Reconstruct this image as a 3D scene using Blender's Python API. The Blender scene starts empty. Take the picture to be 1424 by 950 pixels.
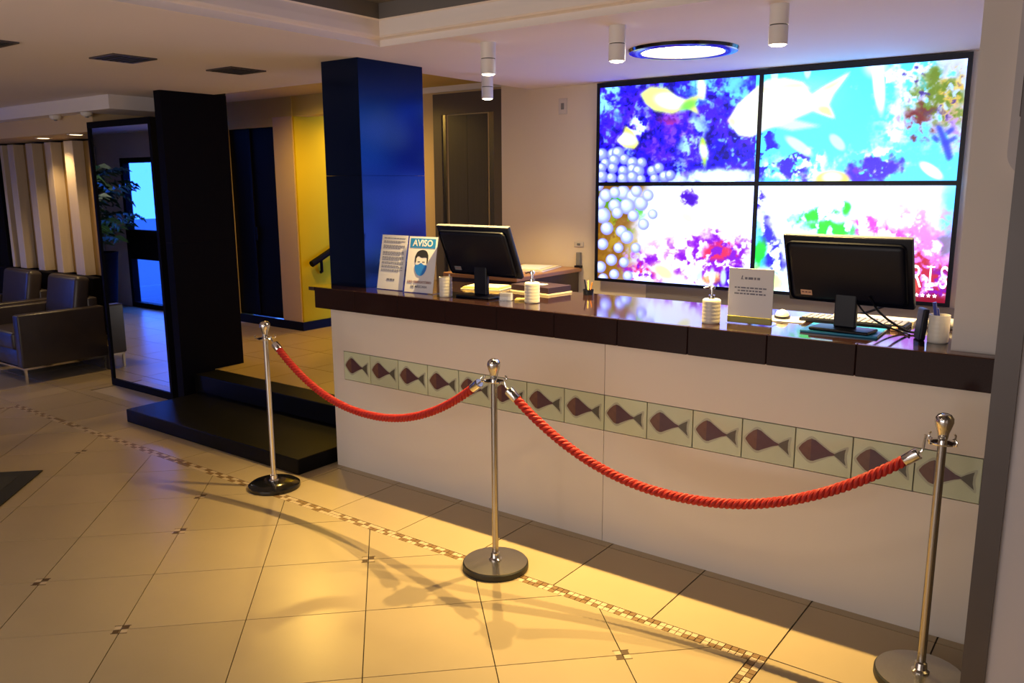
import bpy, bmesh, math, random
import numpy as np
from mathutils import Vector, Matrix
random.seed(7)
PI = math.pi
SC = bpy.context.scene
COL = SC.collection

# ------------------------------------------------------------------ camera
cam_d = bpy.data.cameras.new('camera')
cam = bpy.data.objects.new('camera', cam_d); COL.objects.link(cam)
cam_d.sensor_width = 36.0; cam_d.lens = 29.15; cam_d.clip_start = .05; cam_d.clip_end = 200
YAW, PITCH, ROLL = .6400, -.1898, -.0049
_cy, _sy, _cp, _sp = math.cos(YAW), math.sin(YAW), math.cos(PITCH), math.sin(PITCH)
_f = Vector((-_sy*_cp, _cy*_cp, _sp)); _r = Vector((_cy, _sy, 0)); _u = _r.cross(_f)
_r2 = _r*math.cos(ROLL) + _u*math.sin(ROLL); _u2 = -_r*math.sin(ROLL) + _u*math.cos(ROLL)
CAM = Vector((3.7975, -3.374, 1.7576))
mw = Matrix((( _r2.x, _u2.x, -_f.x, CAM.x), (_r2.y, _u2.y, -_f.y, CAM.y), (_r2.z, _u2.z, -_f.z, CAM.z), (0, 0, 0, 1)))
cam.matrix_world = mw
SC.camera = cam

# ------------------------------------------------------------------ world, exposure
w = bpy.data.worlds.new('world'); SC.world = w; w.use_nodes = True
bg = w.node_tree.nodes['Background']
bg.inputs[0].default_value = (.04, .16, 1.0, 1); bg.inputs[1].default_value = 8.0
SC.view_settings.view_transform = 'Standard'; SC.view_settings.look = 'None'
SC.view_settings.exposure = 0.0; SC.view_settings.gamma = 1.0
SC.view_settings.use_curve_mapping = False
SC.cycles.sample_clamp_indirect = 4.0; SC.cycles.max_bounces = 8
SC.cycles.caustics_reflective = False; SC.cycles.caustics_refractive = False

def area(name, loc, size, power, color, rot=(0, 0, 0), spread=PI):
    d = bpy.data.lights.new(name, 'AREA'); d.shape = 'RECTANGLE'; d.size, d.size_y = size
    d.energy = power; d.color = color; d.spread = spread
    o = bpy.data.objects.new(name, d); COL.objects.link(o); o.location = loc; o.rotation_euler = rot
    return o
# added front fill light, set before the closed blinds behind the camera
area('added_front_fill', (1.2, -6.45, 1.35), (5.0, 1.9), 98, (.98, .90, .87), (PI/2, 0, 0))

# ------------------------------------------------------------------ materials
MATS = {}
def mat(name, color, rough=.5, metal=0., var=.0, scale=8., bump=0., bscale=60., spec=.5, coat=0., color2=None, rand=0., stretch=None):
    m = bpy.data.materials.new(name); m.use_nodes = True
    nt = m.node_tree; b = nt.nodes['Principled BSDF']
    b.inputs['Roughness'].default_value = rough; b.inputs['Metallic'].default_value = metal
    b.inputs['Specular IOR Level'].default_value = spec; b.inputs['Coat Weight'].default_value = coat
    tc = nt.nodes.new('ShaderNodeTexCoord')
    src = tc.outputs['Object']
    if stretch:
        mp = nt.nodes.new('ShaderNodeMapping'); mp.inputs['Scale'].default_value = stretch
        nt.links.new(src, mp.inputs['Vector']); src = mp.outputs['Vector']
    n = nt.nodes.new('ShaderNodeTexNoise'); n.inputs['Scale'].default_value = scale; n.inputs['Detail'].default_value = 5
    nt.links.new(src, n.inputs['Vector'])
    mx = nt.nodes.new('ShaderNodeMix'); mx.data_type = 'RGBA'
    c2 = color2 if color2 else tuple(max(0., c*(1-var)) for c in color)
    c1 = color if color2 else tuple(min(1., c*(1+var*.6)) for c in color)
    mx.inputs['A'].default_value = (*c1, 1); mx.inputs['B'].default_value = (*c2, 1)
    nt.links.new(n.outputs['Fac'], mx.inputs['Factor'])
    out = mx.outputs['Result']
    if rand:
        oi = nt.nodes.new('ShaderNodeObjectInfo'); hs = nt.nodes.new('ShaderNodeHueSaturation')
        mr = nt.nodes.new('ShaderNodeMapRange'); mr.inputs['To Min'].default_value = 1-rand; mr.inputs['To Max'].default_value = 1+rand
        nt.links.new(oi.outputs['Random'], mr.inputs['Value']); nt.links.new(mr.outputs['Result'], hs.inputs['Value'])
        nt.links.new(out, hs.inputs['Color']); out = hs.outputs['Color']
    nt.links.new(out, b.inputs['Base Color'])
    if bump:
        n2 = nt.nodes.new('ShaderNodeTexNoise'); n2.inputs['Scale'].default_value = bscale; n2.inputs['Detail'].default_value = 4
        nt.links.new(src, n2.inputs['Vector'])
        bp = nt.nodes.new('ShaderNodeBump'); bp.inputs['Strength'].default_value = bump; bp.inputs['Distance'].default_value = .004
        nt.links.new(n2.outputs['Fac'], bp.inputs['Height']); nt.links.new(bp.outputs['Normal'], b.inputs['Normal'])
    MATS[name] = m
    return m
def emit(name, color, strength):
    m = bpy.data.materials.new(name); m.use_nodes = True
    b = m.node_tree.nodes['Principled BSDF']
    b.inputs['Base Color'].default_value = (*[min(1, c) for c in color], 1)
    b.inputs['Emission Color'].default_value = (*color, 1); b.inputs['Emission Strength'].default_value = strength
    MATS[name] = m; return m
def clear(name, tint=(1, 1, 1), gloss=.08, rough=.02):
    m = bpy.data.materials.new(name); m.use_nodes = True
    nt = m.node_tree; nt.nodes.remove(nt.nodes['Principled BSDF'])
    o = nt.nodes['Material Output']; t = nt.nodes.new('ShaderNodeBsdfTransparent'); g = nt.nodes.new('ShaderNodeBsdfGlossy')
    t.inputs[0].default_value = (*tint, 1); g.inputs['Roughness'].default_value = rough
    fc = nt.nodes.new('ShaderNodeLayerWeight'); fc.inputs['Blend'].default_value = .5
    lw = nt.nodes.new('ShaderNodeMath'); lw.operation = 'POWER'; lw.inputs[1].default_value = 5.; nt.links.new(fc.outputs['Facing'], lw.inputs[0])
    ad = nt.nodes.new('ShaderNodeMath'); ad.operation = 'MAXIMUM'; ad.inputs[1].default_value = gloss
    mx = nt.nodes.new('ShaderNodeMixShader')
    nt.links.new(lw.outputs[0], ad.inputs[0]); nt.links.new(ad.outputs[0], mx.inputs[0])
    nt.links.new(t.outputs[0], mx.inputs[1]); nt.links.new(g.outputs[0], mx.inputs[2]); nt.links.new(mx.outputs[0], o.inputs[0])
    MATS[name] = m; return m

TILE = mat('porcelain_tile', (.47, .36, .21), .28, var=.10, scale=3.5, bump=.04, bscale=25, rand=.05)
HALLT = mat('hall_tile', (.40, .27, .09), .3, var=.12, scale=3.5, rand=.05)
GROUT = mat('grout', (.045, .032, .02), .8, var=.2, scale=30)
SLABF = mat('floor_far', (.55, .45, .33), .35, var=.1, scale=2)
MOSB = mat('mosaic_brown', (.25, .145, .06), .4, var=.35, scale=40)
MOSC = mat('mosaic_cream', (.60, .46, .30), .4, var=.12, scale=40)
CEIL = mat('ceiling_paint', (.80, .74, .75), .85, var=.03, scale=2)
MOULD = mat('moulding_paint', (.84, .78, .76), .7, var=.03, scale=4)
TRAYD = mat('tray_dark_paint', (.16, .145, .135), .8, var=.06, scale=2)
WHITEW = mat('white_gloss_wall', (.80, .70, .58), .22, var=.03, scale=1.5)
PIER = mat('pier_paint', (.66, .60, .57), .6, var=.04, scale=2)
GREYW = mat('grey_lower_wall', (.30, .27, .26), .6, var=.05, scale=3)
PANELW = mat('counter_panel_white', (.70, .64, .575), .42, var=.035, scale=1.2)
GRANED = mat('brown_granite_edge', (.030, .012, .011), .16, var=.0, scale=140, color2=(.012, .006, .007), spec=.2)
GRANITE = mat('brown_granite', (.030, .012, .011), .07, var=.0, scale=140, color2=(.012, .006, .007), spec=.85)
NAVY = mat('navy_laminate', (.0006, .0025, .012), .17, var=.12, scale=1.5, spec=.9)
NAVY.node_tree.nodes['Principled BSDF'].inputs['Specular Tint'].default_value = (.04, .20, 1, 1)
BLACKP = mat('black_panel', (.004, .0035, .006), .6, var=.2, scale=2, spec=.07)
STEPM = mat('black_stone', (.004, .0038, .004), .42, var=.4, scale=30, spec=.10)
CHROME = mat('chrome', (.78, .76, .74), .10, 1., var=.03, scale=6)
STEEL = mat('brushed_steel', (.46, .43, .40), .26, 1., var=.12, scale=4, stretch=(40, 40, 2))
RUBBER = mat('black_rubber', (.012, .012, .013), .5, var=.2, scale=20)
GLOSSBK = mat('black_gloss', (.008, .008, .010), .12, var=.2, scale=20)
ROPER = mat('red_rope', (.42, .010, .007), .62, var=.25, scale=60, bump=.3, bscale=220)
LEATHER = mat('brown_leather', (.040, .030, .030), .38, var=.25, scale=9, bump=.15, bscale=70)
BLKPLAS = mat('black_plastic', (.003, .004, .012), .42, var=.15, scale=12, bump=.05, bscale=200, spec=.3)
GREYPLAS = mat('grey_plastic', (.22, .22, .23), .4, var=.1, scale=12)
CERAM = mat('white_ceramic', (.78, .73, .64), .35, var=.04, scale=14)
PAPER = mat('white_paper', (.80, .77, .78), .7, var=.02, scale=10)
CREAMP = mat('cream_paper', (.80, .70, .48), .7, var=.06, scale=10)
INK = mat('grey_ink', (.20, .20, .26), .8, var=.1, scale=60)
INKB = mat('brown_ink', (.28, .12, .11), .8, var=.1, scale=60)
BLUEP = mat('sign_blue', (.02, .24, .62), .5, var=.03, scale=10)
MASKB = mat('mask_blue', (.02, .22, .75), .5, var=.03, scale=10)
HAIR = mat('print_black', (.02, .02, .022), .6, var=.1, scale=30)
SKIN = mat('print_skin', (.82, .76, .74), .6, var=.02, scale=10)
ACRYL = clear('clear_acrylic', (.97, .97, .97), .05)
GLASS = clear('window_glass', (.85, .93, 1.0), .06)
GTILE = mat('pale_green_glass_tile', (.60, .65, .50), .18, scale=9, color2=(.50, .56, .37), rand=.08, coat=.3)
FISH1 = mat('fish_purple', (.095, .045, .060), .25, var=.35, scale=30)
FISH2 = mat('fish_head_brown', (.15, .072, .055), .25, var=.35, scale=30)
FISH3 = mat('fish_tail_grey', (.10, .095, .075), .25, var=.3, scale=30)
FISHH = mat('fish_blur', (.42, .44, .34), .25, var=.2, scale=20)
GREEN = mat('green_acrylic', (.30, .27, .02), .2, var=.1, scale=8)
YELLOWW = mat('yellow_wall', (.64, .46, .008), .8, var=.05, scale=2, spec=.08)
HALLC = mat('hall_painted_lamplight', (.62, .48, .13), .8, var=.04, scale=2)  # yellow lamplight of the hall is put into this paint colour
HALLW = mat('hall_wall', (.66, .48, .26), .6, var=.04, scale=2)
DARKGL = mat('dark_glass_door', (.004, .004, .004), .35, var=.3, scale=1.2, spec=.06)
LIFTM = mat('lift_dark_steel', (.085, .078, .085), .35, .3, var=.2, scale=3, stretch=(30, 1, 1))
LIFTF = mat('lift_frame_steel', (.12, .10, .092), .4, .2, var=.12, scale=3)
WOODD = mat('dark_wood', (.045, .022, .016), .35, var=.4, scale=5, stretch=(1, 8, 8))
WOODTOP = mat('wood_top', (.40, .19, .09), .3, var=.2, scale=5, stretch=(1, 8, 8))
BOARD = mat('beige_board', (.56, .45, .34), .6, var=.12, scale=3, stretch=(8, 8, 1))
GOLD = mat('gold_panel', (.30, .18, .05), .5, var=.25, scale=4)
MIRROR = mat('mirror_glass', (.80, .86, .92), .012, 1., var=.0)
GREYPIL = mat('grey_pillar_paint', (.50, .46, .48), .55, var=.05, scale=3)
DKTRIM = mat('dark_trim', (.085, .07, .068), .4, .3, var=.1, scale=6)
DKMAT = mat('mat_border', (.010, .010, .012), .8, var=.2, scale=60)
MATIN = mat('mat_field', (.035, .032, .028), .95, var=.5, scale=160, bump=.5, bscale=300)
LEAF = mat('palm_leaf', (.02, .075, .02), .45, var=.5, scale=6)
WHITEP = mat('white_fixture', (.75, .73, .72), .35, var=.03, scale=6)
VENTM = mat('vent_dark', (.035, .034, .036), .5, var=.2, scale=20)
PLATEM = mat('switch_plate', (.66, .60, .56), .4, var=.02, scale=10)
STICK = mat('orange_sticker', (.80, .45, .26), .6, var=.1, scale=40)
BLUEBK = mat('blue_cover', (.015, .30, .55), .4, var=.1, scale=20)
YELLOWF = mat('yellow_folder', (.78, .58, .16), .6, var=.1, scale=12)
PURPLE = mat('purple_folder', (.030, .014, .024), .5, var=.1, scale=12)
PENBLUE = mat('pen_blue', (.01, .03, .30), .3, var=.1, scale=12)
PENOR = mat('pen_orange', (.70, .22, .03), .4, var=.1, scale=12)
LAMPW = emit('lamp_glow', (1.0, .86, .60), 14.)
RINGW = emit('ring_glow', (1.0, .86, .60), 30.)
DOWNW = emit('downlight_glow', (1.0, .80, .45), 10.)
SCRLET = emit('screen_letters', (1.0, .96, .98), 2.4)
ASPH = mat('street_asphalt', (.10, .11, .13), .8, var=.3, scale=6)
BLDG = mat('street_facade', (.55, .58, .62), .8, var=.2, scale=1.5)
BLIND = mat('sky_blocking_blind', (.75, .73, .70), .8, var=.03, scale=6)
INSB = mat('inset_brown', (.11, .062, .028), .4, var=.3, scale=40)
CARW = mat('car_white', (.75, .77, .80), .25, var=.03, scale=3)

# ------------------------------------------------------------------ helpers
def link(name, me, m, parent=None, smooth=False):
    o = bpy.data.objects.new(name, me); COL.objects.link(o)
    if m is not None and len(me.materials) == 0:
        for mm in (m if isinstance(m, (list, tuple)) else [m]): me.materials.append(mm)
    if smooth:
        me.polygons.foreach_set('use_smooth', [True]*len(me.polygons))
        try: me.set_sharp_from_angle(angle=math.radians(40))
        except Exception: pass
    if parent is not None: o.parent = parent
    return o
class MB:
    def __init__(s): s.v = []; s.f = []; s.mi = []; s.cur = 0
    def face(s, idx): s.f.append(tuple(idx)); s.mi.append(s.cur)
    def box(s, x0, x1, y0, y1, z0, z1):
        n = len(s.v)
        s.v += [(x0,y0,z0),(x1,y0,z0),(x1,y1,z0),(x0,y1,z0),(x0,y0,z1),(x1,y0,z1),(x1,y1,z1),(x0,y1,z1)]
        for q in ((0,3,2,1),(4,5,6,7),(0,1,5,4),(1,2,6,5),(2,3,7,6),(3,0,4,7)): s.face([n+i for i in q])
        return s
    def bbox(s, x0, x1, y0, y1, z0, z1, b=.01, seg=2):
        bm = bmesh.new(); bmesh.ops.create_cube(bm, size=1)
        for v in bm.verts: v.co = Vector(((x0+x1)/2+v.co.x*(x1-x0), (y0+y1)/2+v.co.y*(y1-y0), (z0+z1)/2+v.co.z*(z1-z0)))
        bmesh.ops.bevel(bm, geom=bm.edges[:], offset=b, segments=seg, profile=.5, affect='EDGES')
        return s.addbm(bm)
    def addbm(s, bm, M=None):
        n = len(s.v); bm.verts.index_update()
        for v in bm.verts:
            c = M @ v.co if M else v.co; s.v.append(tuple(c))
        for f in bm.faces: s.face([n+v.index for v in f.verts])
        bm.free(); return s
    def lathe(s, prof, seg=32, c=(0,0,0), cap=True, axis='z'):
        n = len(s.v); k = len(prof)
        for i in range(seg):
            a = 2*PI*i/seg
            for r, z in prof:
                p = (r*math.cos(a), r*math.sin(a), z)
                if axis == 'x': p = (p[2], p[0], p[1])
                if axis == 'y': p = (p[1], p[2], p[0])
                s.v.append((c[0]+p[0], c[1]+p[1], c[2]+p[2]))
        for i in range(seg):
            j = (i+1) % seg
            for q in range(k-1): s.face((n+i*k+q, n+j*k+q, n+j*k+q+1, n+i*k+q+1))
        if cap:
            if prof[0][0] > 1e-6: s.face([n+i*k for i in range(seg)][::-1])
            if prof[-1][0] > 1e-6: s.face([n+i*k+k-1 for i in range(seg)])
        return s
    def tube(s, pts, r, seg=10, cap=True):
        P = [Vector(p) for p in pts]; n = len(s.v)
        t0 = (P[1]-P[0]).normalized(); up = Vector((0,0,1)) if abs(t0.z) < .9 else Vector((1,0,0))
        u = t0.cross(up).normalized()
        for i, p in enumerate(P):
            t = (P[min(i+1,len(P)-1)]-P[max(i-1,0)]).normalized()
            u = (u - t*u.dot(t)).normalized(); v = t.cross(u)
            rr = r[i] if isinstance(r, (list, tuple)) else r
            for q in range(seg):
                a = 2*PI*q/seg; s.v.append(tuple(p+u*rr*math.cos(a)+v*rr*math.sin(a)))
        for i in range(len(P)-1):
            for q in range(seg):
                a, b = n+i*seg+q, n+i*seg+(q+1)%seg
                s.face((a, b, b+seg, a+seg))
        if cap:
            s.face([n+q for q in range(seg)][::-1]); s.face([n+(len(P)-1)*seg+q for q in range(seg)])
        return s
    def prism_y(s, poly, y0, y1):          # polygon in (x,z), extruded along y; y0 is the front
        n = len(s.v); k = len(poly)
        s.v += [(x, y0, z) for x, z in poly] + [(x, y1, z) for x, z in poly]
        s.face(range(n, n+k)); s.face([n+k+i for i in range(k)][::-1])
        for i in range(k):
            j = (i+1) % k; s.face((n+j, n+i, n+k+i, n+k+j))
        return s
    def prism_z(s, poly, z0, z1):
        n = len(s.v); k = len(poly)
        s.v += [(x, y, z0) for x, y in poly] + [(x, y, z1) for x, y in poly]
        s.face([n+i for i in range(k)][::-1]); s.face([n+k+i for i in range(k)])
        for i in range(k):
            j = (i+1) % k; s.face((n+i, n+j, n+k+j, n+k+i))
        return s
    def mesh(s, name='m'):
        me = bpy.data.meshes.new(name); me.from_pydata(s.v, [], s.f)
        if max(s.mi, default=0) > 0: me.polygons.foreach_set('material_index', s.mi)
        me.update()
        bm = bmesh.new(); bm.from_mesh(me); bmesh.ops.recalc_face_normals(bm, faces=bm.faces[:]); bm.to_mesh(me); bm.free()
        return me
    def build(s, name, m, parent=None, smooth=False):
        return link(name, s.mesh(name), m, parent, smooth)
def tag(o, label, cat=None, group=None, kind=None):
    o['label'] = label
    if cat: o['category'] = cat
    if group: o['group'] = group
    if kind: o['kind'] = kind
    return o
def struct(o, label=None):
    o['kind'] = 'structure'
    if label: o['label'] = label
    return o
def thing(name, label, cat, loc=(0,0,0), rot=(0,0,0), group=None):
    o = bpy.data.objects.new(name, None); COL.objects.link(o); o.empty_display_size = .05
    o.location = loc; o.rotation_euler = rot
    return tag(o, label, cat, group)
def dup(root, loc, label, rot=None):
    r = root.copy(); COL.objects.link(r); r.location = loc; r['label'] = label
    if rot is not None: r.rotation_euler = rot
    for ch in list(root.children):
        c = ch.copy(); COL.objects.link(c); c.parent = r
        for g in list(ch.children):
            d = g.copy(); COL.objects.link(d); d.parent = c
    return r
def text(name, body, size, m, parent, loc, rot=(PI/2,0,0), extrude=.0004, align='CENTER', sx=1., bold=0.):
    cu = bpy.data.curves.new(name, 'FONT'); cu.body = body; cu.size = size; cu.extrude = extrude
    cu.align_x = align; cu.align_y = 'CENTER'; cu.resolution_u = 3; cu.offset = bold
    o = bpy.data.objects.new(name, cu); COL.objects.link(o)
    bpy.context.view_layer.update()
    me = bpy.data.meshes.new_from_object(o.evaluated_get(bpy.context.evaluated_depsgraph_get()))
    bpy.data.objects.remove(o); bpy.data.curves.remove(cu)
    me.materials.clear()
    t = link(name, me, m, parent); t.location = loc; t.rotation_euler = rot; t.scale = (sx, 1, 1)
    return t

H = 2.46           # lobby ceiling
CT = 1.14          # counter top height
HF = .235           # raised hall floor

# ------------------------------------------------------------------ floor
floor = struct(MB().box(-5.55, 5.5, -6.5, 2.2, -.12, -.006).box(-10, -5.55, -2.5, 2.2, -.12, -.006).build('floor', GROUT), 'beige porcelain tiled lobby floor with a brown mosaic border')
T = .4847; G = .0030
def clip(poly, x0, x1, y0, y1):
    for ax, lim, sg in ((0, x0, 1), (0, x1, -1), (1, y0, 1), (1, y1, -1)):
        out = []
        for i in range(len(poly)):
            a, b = poly[i], poly[(i+1) % len(poly)]
            da, db = sg*(a[ax]-lim), sg*(b[ax]-lim)
            if da >= 0: out.append(a)
            if (da >= 0) != (db >= 0):
                t = da/(da-db); out.append((a[0]+(b[0]-a[0])*t, a[1]+(b[1]-a[1])*t))
        poly = out
        if len(poly) < 3: return []
    return poly
def parea(p): return abs(sum(p[i][0]*p[(i+1)%len(p)][1]-p[(i+1)%len(p)][0]*p[i][1] for i in range(len(p))))/2
def tilemesh(poly, z0=-.02, z1=0.): 
    return MB().prism_z(poly, z0, z1).mesh('floor_tile')
# field of tiles laid at 45 degrees inside the mosaic frame
FX0, FX1, FY1, FY0 = -3.27, 2.815, -.59, -3.3
S0, T0 = 1.585, 3.26
d = T*math.sqrt(2)
hd = d/2 - G
full = tilemesh([(-hd,0),(0,-hd),(hd,0),(0,hd)]); full.materials.append(TILE)
for i in range(-12, 12):
    for j in range(-12, 12):
        s_, t_ = S0 + d*(i+.5), T0 + d*(j+.5)          # s = x+y, t = x-y
        cx, cy = (s_+t_)/2, (s_-t_)/2
        p = [(cx-hd, cy), (cx, cy-hd), (cx+hd, cy), (cx, cy+hd)]
        q = clip(p, FX0, FX1, FY0, FY1)
        if not q or parea(q) < .002: continue
        if parea(q) > .999*parea(p): link('floor_tile', full, TILE, floor).location = (cx, cy, 0)
        else: 
            o = link('floor_tile', tilemesh([(x-cx, y-cy) for x, y in q]), TILE, floor); o.location = (cx, cy, 0)
# straight-laid tiles around the frame
sq = tilemesh([(-T/2+G,-T/2+G),(T/2-G,-T/2+G),(T/2-G,T/2-G),(-T/2+G,T/2-G)]); sq.materials.append(TILE)
JX, JY = -.035, -.535
def straight(x0, x1, y0, y1):
    i0, i1 = math.floor((x0-JX)/T), math.ceil((x1-JX)/T); j0, j1 = math.floor((y0-JY)/T), math.ceil((y1-JY)/T)
    for i in range(i0, i1):
        for j in range(j0, j1):
            cx, cy = JX+T*(i+.5), JY+T*(j+.5)
            p = [(cx-T/2+G, cy-T/2+G), (cx+T/2-G, cy-T/2+G), (cx+T/2-G, cy+T/2-G), (cx-T/2+G, cy+T/2-G)]
            q = clip(p, x0, x1, y0, y1)
            if not q or parea(q) < .002: continue
            if parea(q) > .999*parea(p): link('floor_tile', sq, TILE, floor).location = (cx, cy, 0)
            else: link('floor_tile', tilemesh([(x-cx, y-cy) for x, y in q]), TILE, floor).location = (cx, cy, 0)
straight(-3.325, 3.6, -.535, .05)
straight(2.873, 3.9, -1.6, -.535)
straight(-8.6, -3.325, -2.4, .9)
# plain surface where single tiles can no longer be told apart or are out of view
tag(MB().box(FX0, 5.5, -6.5, FY0, -.02, 0).box(3.9, 5.5, FY0, -.54, -.02, 0).box(2.873, 3.9, FY0, -1.6, -.02, 0).box(-3.3, 3.6, .052, 2.03, -.02, 0)
    .box(-5.45, -3.33, -6.5, -2.402, -.02, 0).build('tile_surface', SLABF, floor), 'beige tile surface out of view', kind='stuff')
# two-row mosaic frame
cell = .0275
mos = MB(); rnd = random.Random(3)
def mcell(x, y, br):
    mos.cur = 0 if br else 1
    g = .0016
    mos.box(x+g, x+cell-g, y+g, y+cell-g, -.015, .0004 if br else .0)
nx = int((2.873+3.325)/cell)
for i in range(nx):
    for j in range(2):
        x = 2.873-cell*(i+1); br = ((i//2 + j) % 2 == 0 and rnd.random() < .82) or rnd.random() < .12
        mcell(x, JY-cell*(j+1), br)
for i in range(2, 100):
    for j in range(2):
        br = (i//2+j) % 2 == 0 and rnd.random() < .85
        mcell(2.873-cell*(j+1), JY-cell*(i+1), br); mcell(-3.325+cell*j, JY-cell*(i+1), br)
tag(mos.build('mosaic_border', [MOSB, MOSC], floor), 'narrow brown and cream mosaic border strip', kind='stuff')
# small decorated insets on some crossings of the diagonal tiles
ins = MB(); e = .0275
ins.cur = 0; ins.box(-e, -.003, -e, -.003, -.006, .0008).box(.003, e, .003, e, -.006, .0008)
ins.box(-e-.004, e+.004, -e-.004, -e, -.006, .001).box(-e-.004, e+.004, e, e+.004, -.006, .001)
ins.cur = 1; ins.box(-e, -.003, .003, e, -.006, .0006).box(.003, e, -e, -.003, -.006, .0006)
ins_me = ins.mesh('inset'); ins_me.materials.append(INSB); ins_me.materials.append(MOSC)
for si, ti in ((0,0),(3,0),(2,2),(4,1),(5,2),(4,3),(4,4),(7,4),(8,3),(6,6),(7,3)):
    s_, t_ = S0-d*si, T0-d*ti
    if (s_-t_)/2 < FY1-.03: io = link('corner_inset', ins_me, None, floor); io.location = ((s_+t_)/2, (s_-t_)/2, 0); io.rotation_euler = (0, 0, PI/4)

# raised hall floor beyond the black steps
hall = struct(MB().box(-6, -.14, .575, 5.2, .0, HF-.006).build('floor_hall', GROUT), 'raised tiled floor of the yellow stair hall')
hq = tilemesh([(-T/2+G,-T/2+G),(T/2-G,-T/2+G),(T/2-G,T/2-G),(-T/2+G,T/2-G)], HF-.02, HF); hq.materials.append(HALLT)
for i in range(8):
    for j in range(6):
        cx, cy = -.14-T*(i+.5), .575+T*(j+.5)
        if cx > -3.9 and cy < 3.3: link('floor_tile', hq, HALLT, hall).location = (cx, cy, 0)
struct(MB().box(-6, -4.02, .95, 2.2, HF-.02, HF).build('floor_hall_edge', SLABF))

# ------------------------------------------------------------------ ceiling
ce = MB()
ce.box(-5.6, .515, -6.5, -.115, H, H+.15).box(-10, -5.6, -2.5, -.115, H, H+.15).box(-10, 5.5, -.115, .75, H, H+.15).box(-.05, 5.5, .75, 2.15, H, H+.15)
struct(ce.build('ceiling', CEIL), 'pale mauve plaster ceiling')
struct(MB().box(-6, -.05, .75, 5.2, 2.61, 2.75).build('ceiling_hall', HALLC), 'stair hall ceiling with yellow lamplight in its colour')
prof = [(-.016, H+.0), (-.016, H-.004), (0, H-.004), (0, H+.028), (.012, H+.032), (.035, H+.034), (.045, H+.042), (.055, H+.075), (.062, H+.110), (.075, H+.116)]
tm = MB()
def tray_strip(prof, mb):
    base = len(mb.v)
    for dd, z in prof: mb.v += [(.53+dd, -6.5, z), (.53+dd, -.13-dd, z), (5.5, -.13-dd, z)]
    for i in range(len(prof)-1):
        a, b = base+3*i, base+3*(i+1)
        mb.face((a, a+1, b+1, b)); mb.face((a+1, a+2, b+2, b+1))
tray_strip(prof, tm)
struct(tm.build('trim_1', MOULD), 'white stepped moulding around the ceiling tray')
td = MB(); tray_strip([(.075, H+.116), (.078, H+.19)], td)
td.box(.53, 5.5, -6.5, -.13, H+.19, H+.22)
struct(td.build('ceiling_tray', TRAYD), 'dark recessed ceiling tray')
# dropped soffit over the armchairs
struct(MB().box(-6.2, -2.85, .2, .9, 2.35, H).box(-10, -6.2, .45, .9, 2.30, H).build('trim_2', CEIL), 'dropped ceiling fascia over the armchairs')
struct(MB().box(-6.6, -3.4, .34, .9, 2.20, 2.35).build('trim_3', HALLW), 'lower beige soffit above the slatted wall')

# ------------------------------------------------------------------ walls
struct(MB().box(-.32, 5.5, 2.03, 2.5, 0, 2.61).build('wall_back', WHITEW), 'glossy off white wall behind the reception')
struct(MB().box(1.0, 3.305, 2.018, 2.032, 0, 1.02).build('trim_4', GREYW), 'grey lower panel under the video wall')
struct(MB().box(3.305, 4.4, 0., .72, CT, H).build('wall_pier', PIER), 'off white wall pier at the right end of the counter')
struct(MB().box(3.305, 4.4, .72, 2.03, 0, H).build('wall_pier_rear', PIER), 'side wall between counter and video wall')
pil = MB().box(3.57, 4.6, -.50, -.002, 0, H).build('wall_pillar_right', GREYPIL); struct(pil, 'pale grey pillar at the right edge')
struct(MB().box(3.502, 3.57, -.515, -.002, 0, H).build('trim_5', DKTRIM), 'dark metal corner strip of the right pillar')
struct(MB().box(-2.4, -.32, 2.5, 2.62, HF, 2.61).build('wall_lift', HALLW), 'beige wall around the lift')
struct(MB().box(-10, -2.45, .9, 1.0, 0, H+.15).build('wall_rear_left', BLACKP), 'dark wall behind the armchairs')
sw = MB(); sw.cur = 0
sw.box(-4.2, -3.4, 2.25, 2.4, HF, 2.33)
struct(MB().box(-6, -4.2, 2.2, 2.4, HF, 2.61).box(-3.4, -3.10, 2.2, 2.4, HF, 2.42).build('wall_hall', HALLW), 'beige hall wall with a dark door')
struct(MB().box(-4.2, -3.4, 2.2, 2.4, 2.33, 2.42).box(-4.2, -3.08, 2.19, 2.4, 2.42, 2.61).build('trim_8', HALLC), 'beam above the dark hall door with yellow lamplight in its colour')
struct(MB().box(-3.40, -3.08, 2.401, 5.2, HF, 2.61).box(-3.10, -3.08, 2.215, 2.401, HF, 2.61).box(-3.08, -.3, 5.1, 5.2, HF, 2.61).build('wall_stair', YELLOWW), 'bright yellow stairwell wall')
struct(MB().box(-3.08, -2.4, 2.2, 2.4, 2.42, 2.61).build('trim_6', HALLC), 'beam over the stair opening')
struct(MB().box(-4.2, -3.08, 2.185, 2.2, HF, HF+.09).box(-3.08, -3.062, 2.185, 3.4, HF, HF+.09).build('baseboard_hall', STEPM), 'black baseboard in the stair hall')
dr = struct(MB().box(-4.2, -3.4, 2.24, 2.4, HF+.09, 2.33).build('door_1', DARKGL), 'dark glass door in the stair hall')
MB().box(-3.87, -3.83, 2.228, 2.24, HF+.09, 2.33).build('door_stile', BLACKP, dr)
MB().box(-3.82, -3.79, 2.225, 2.24, 1.15, 1.30).build('door_handle', BLACKP, dr)
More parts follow.
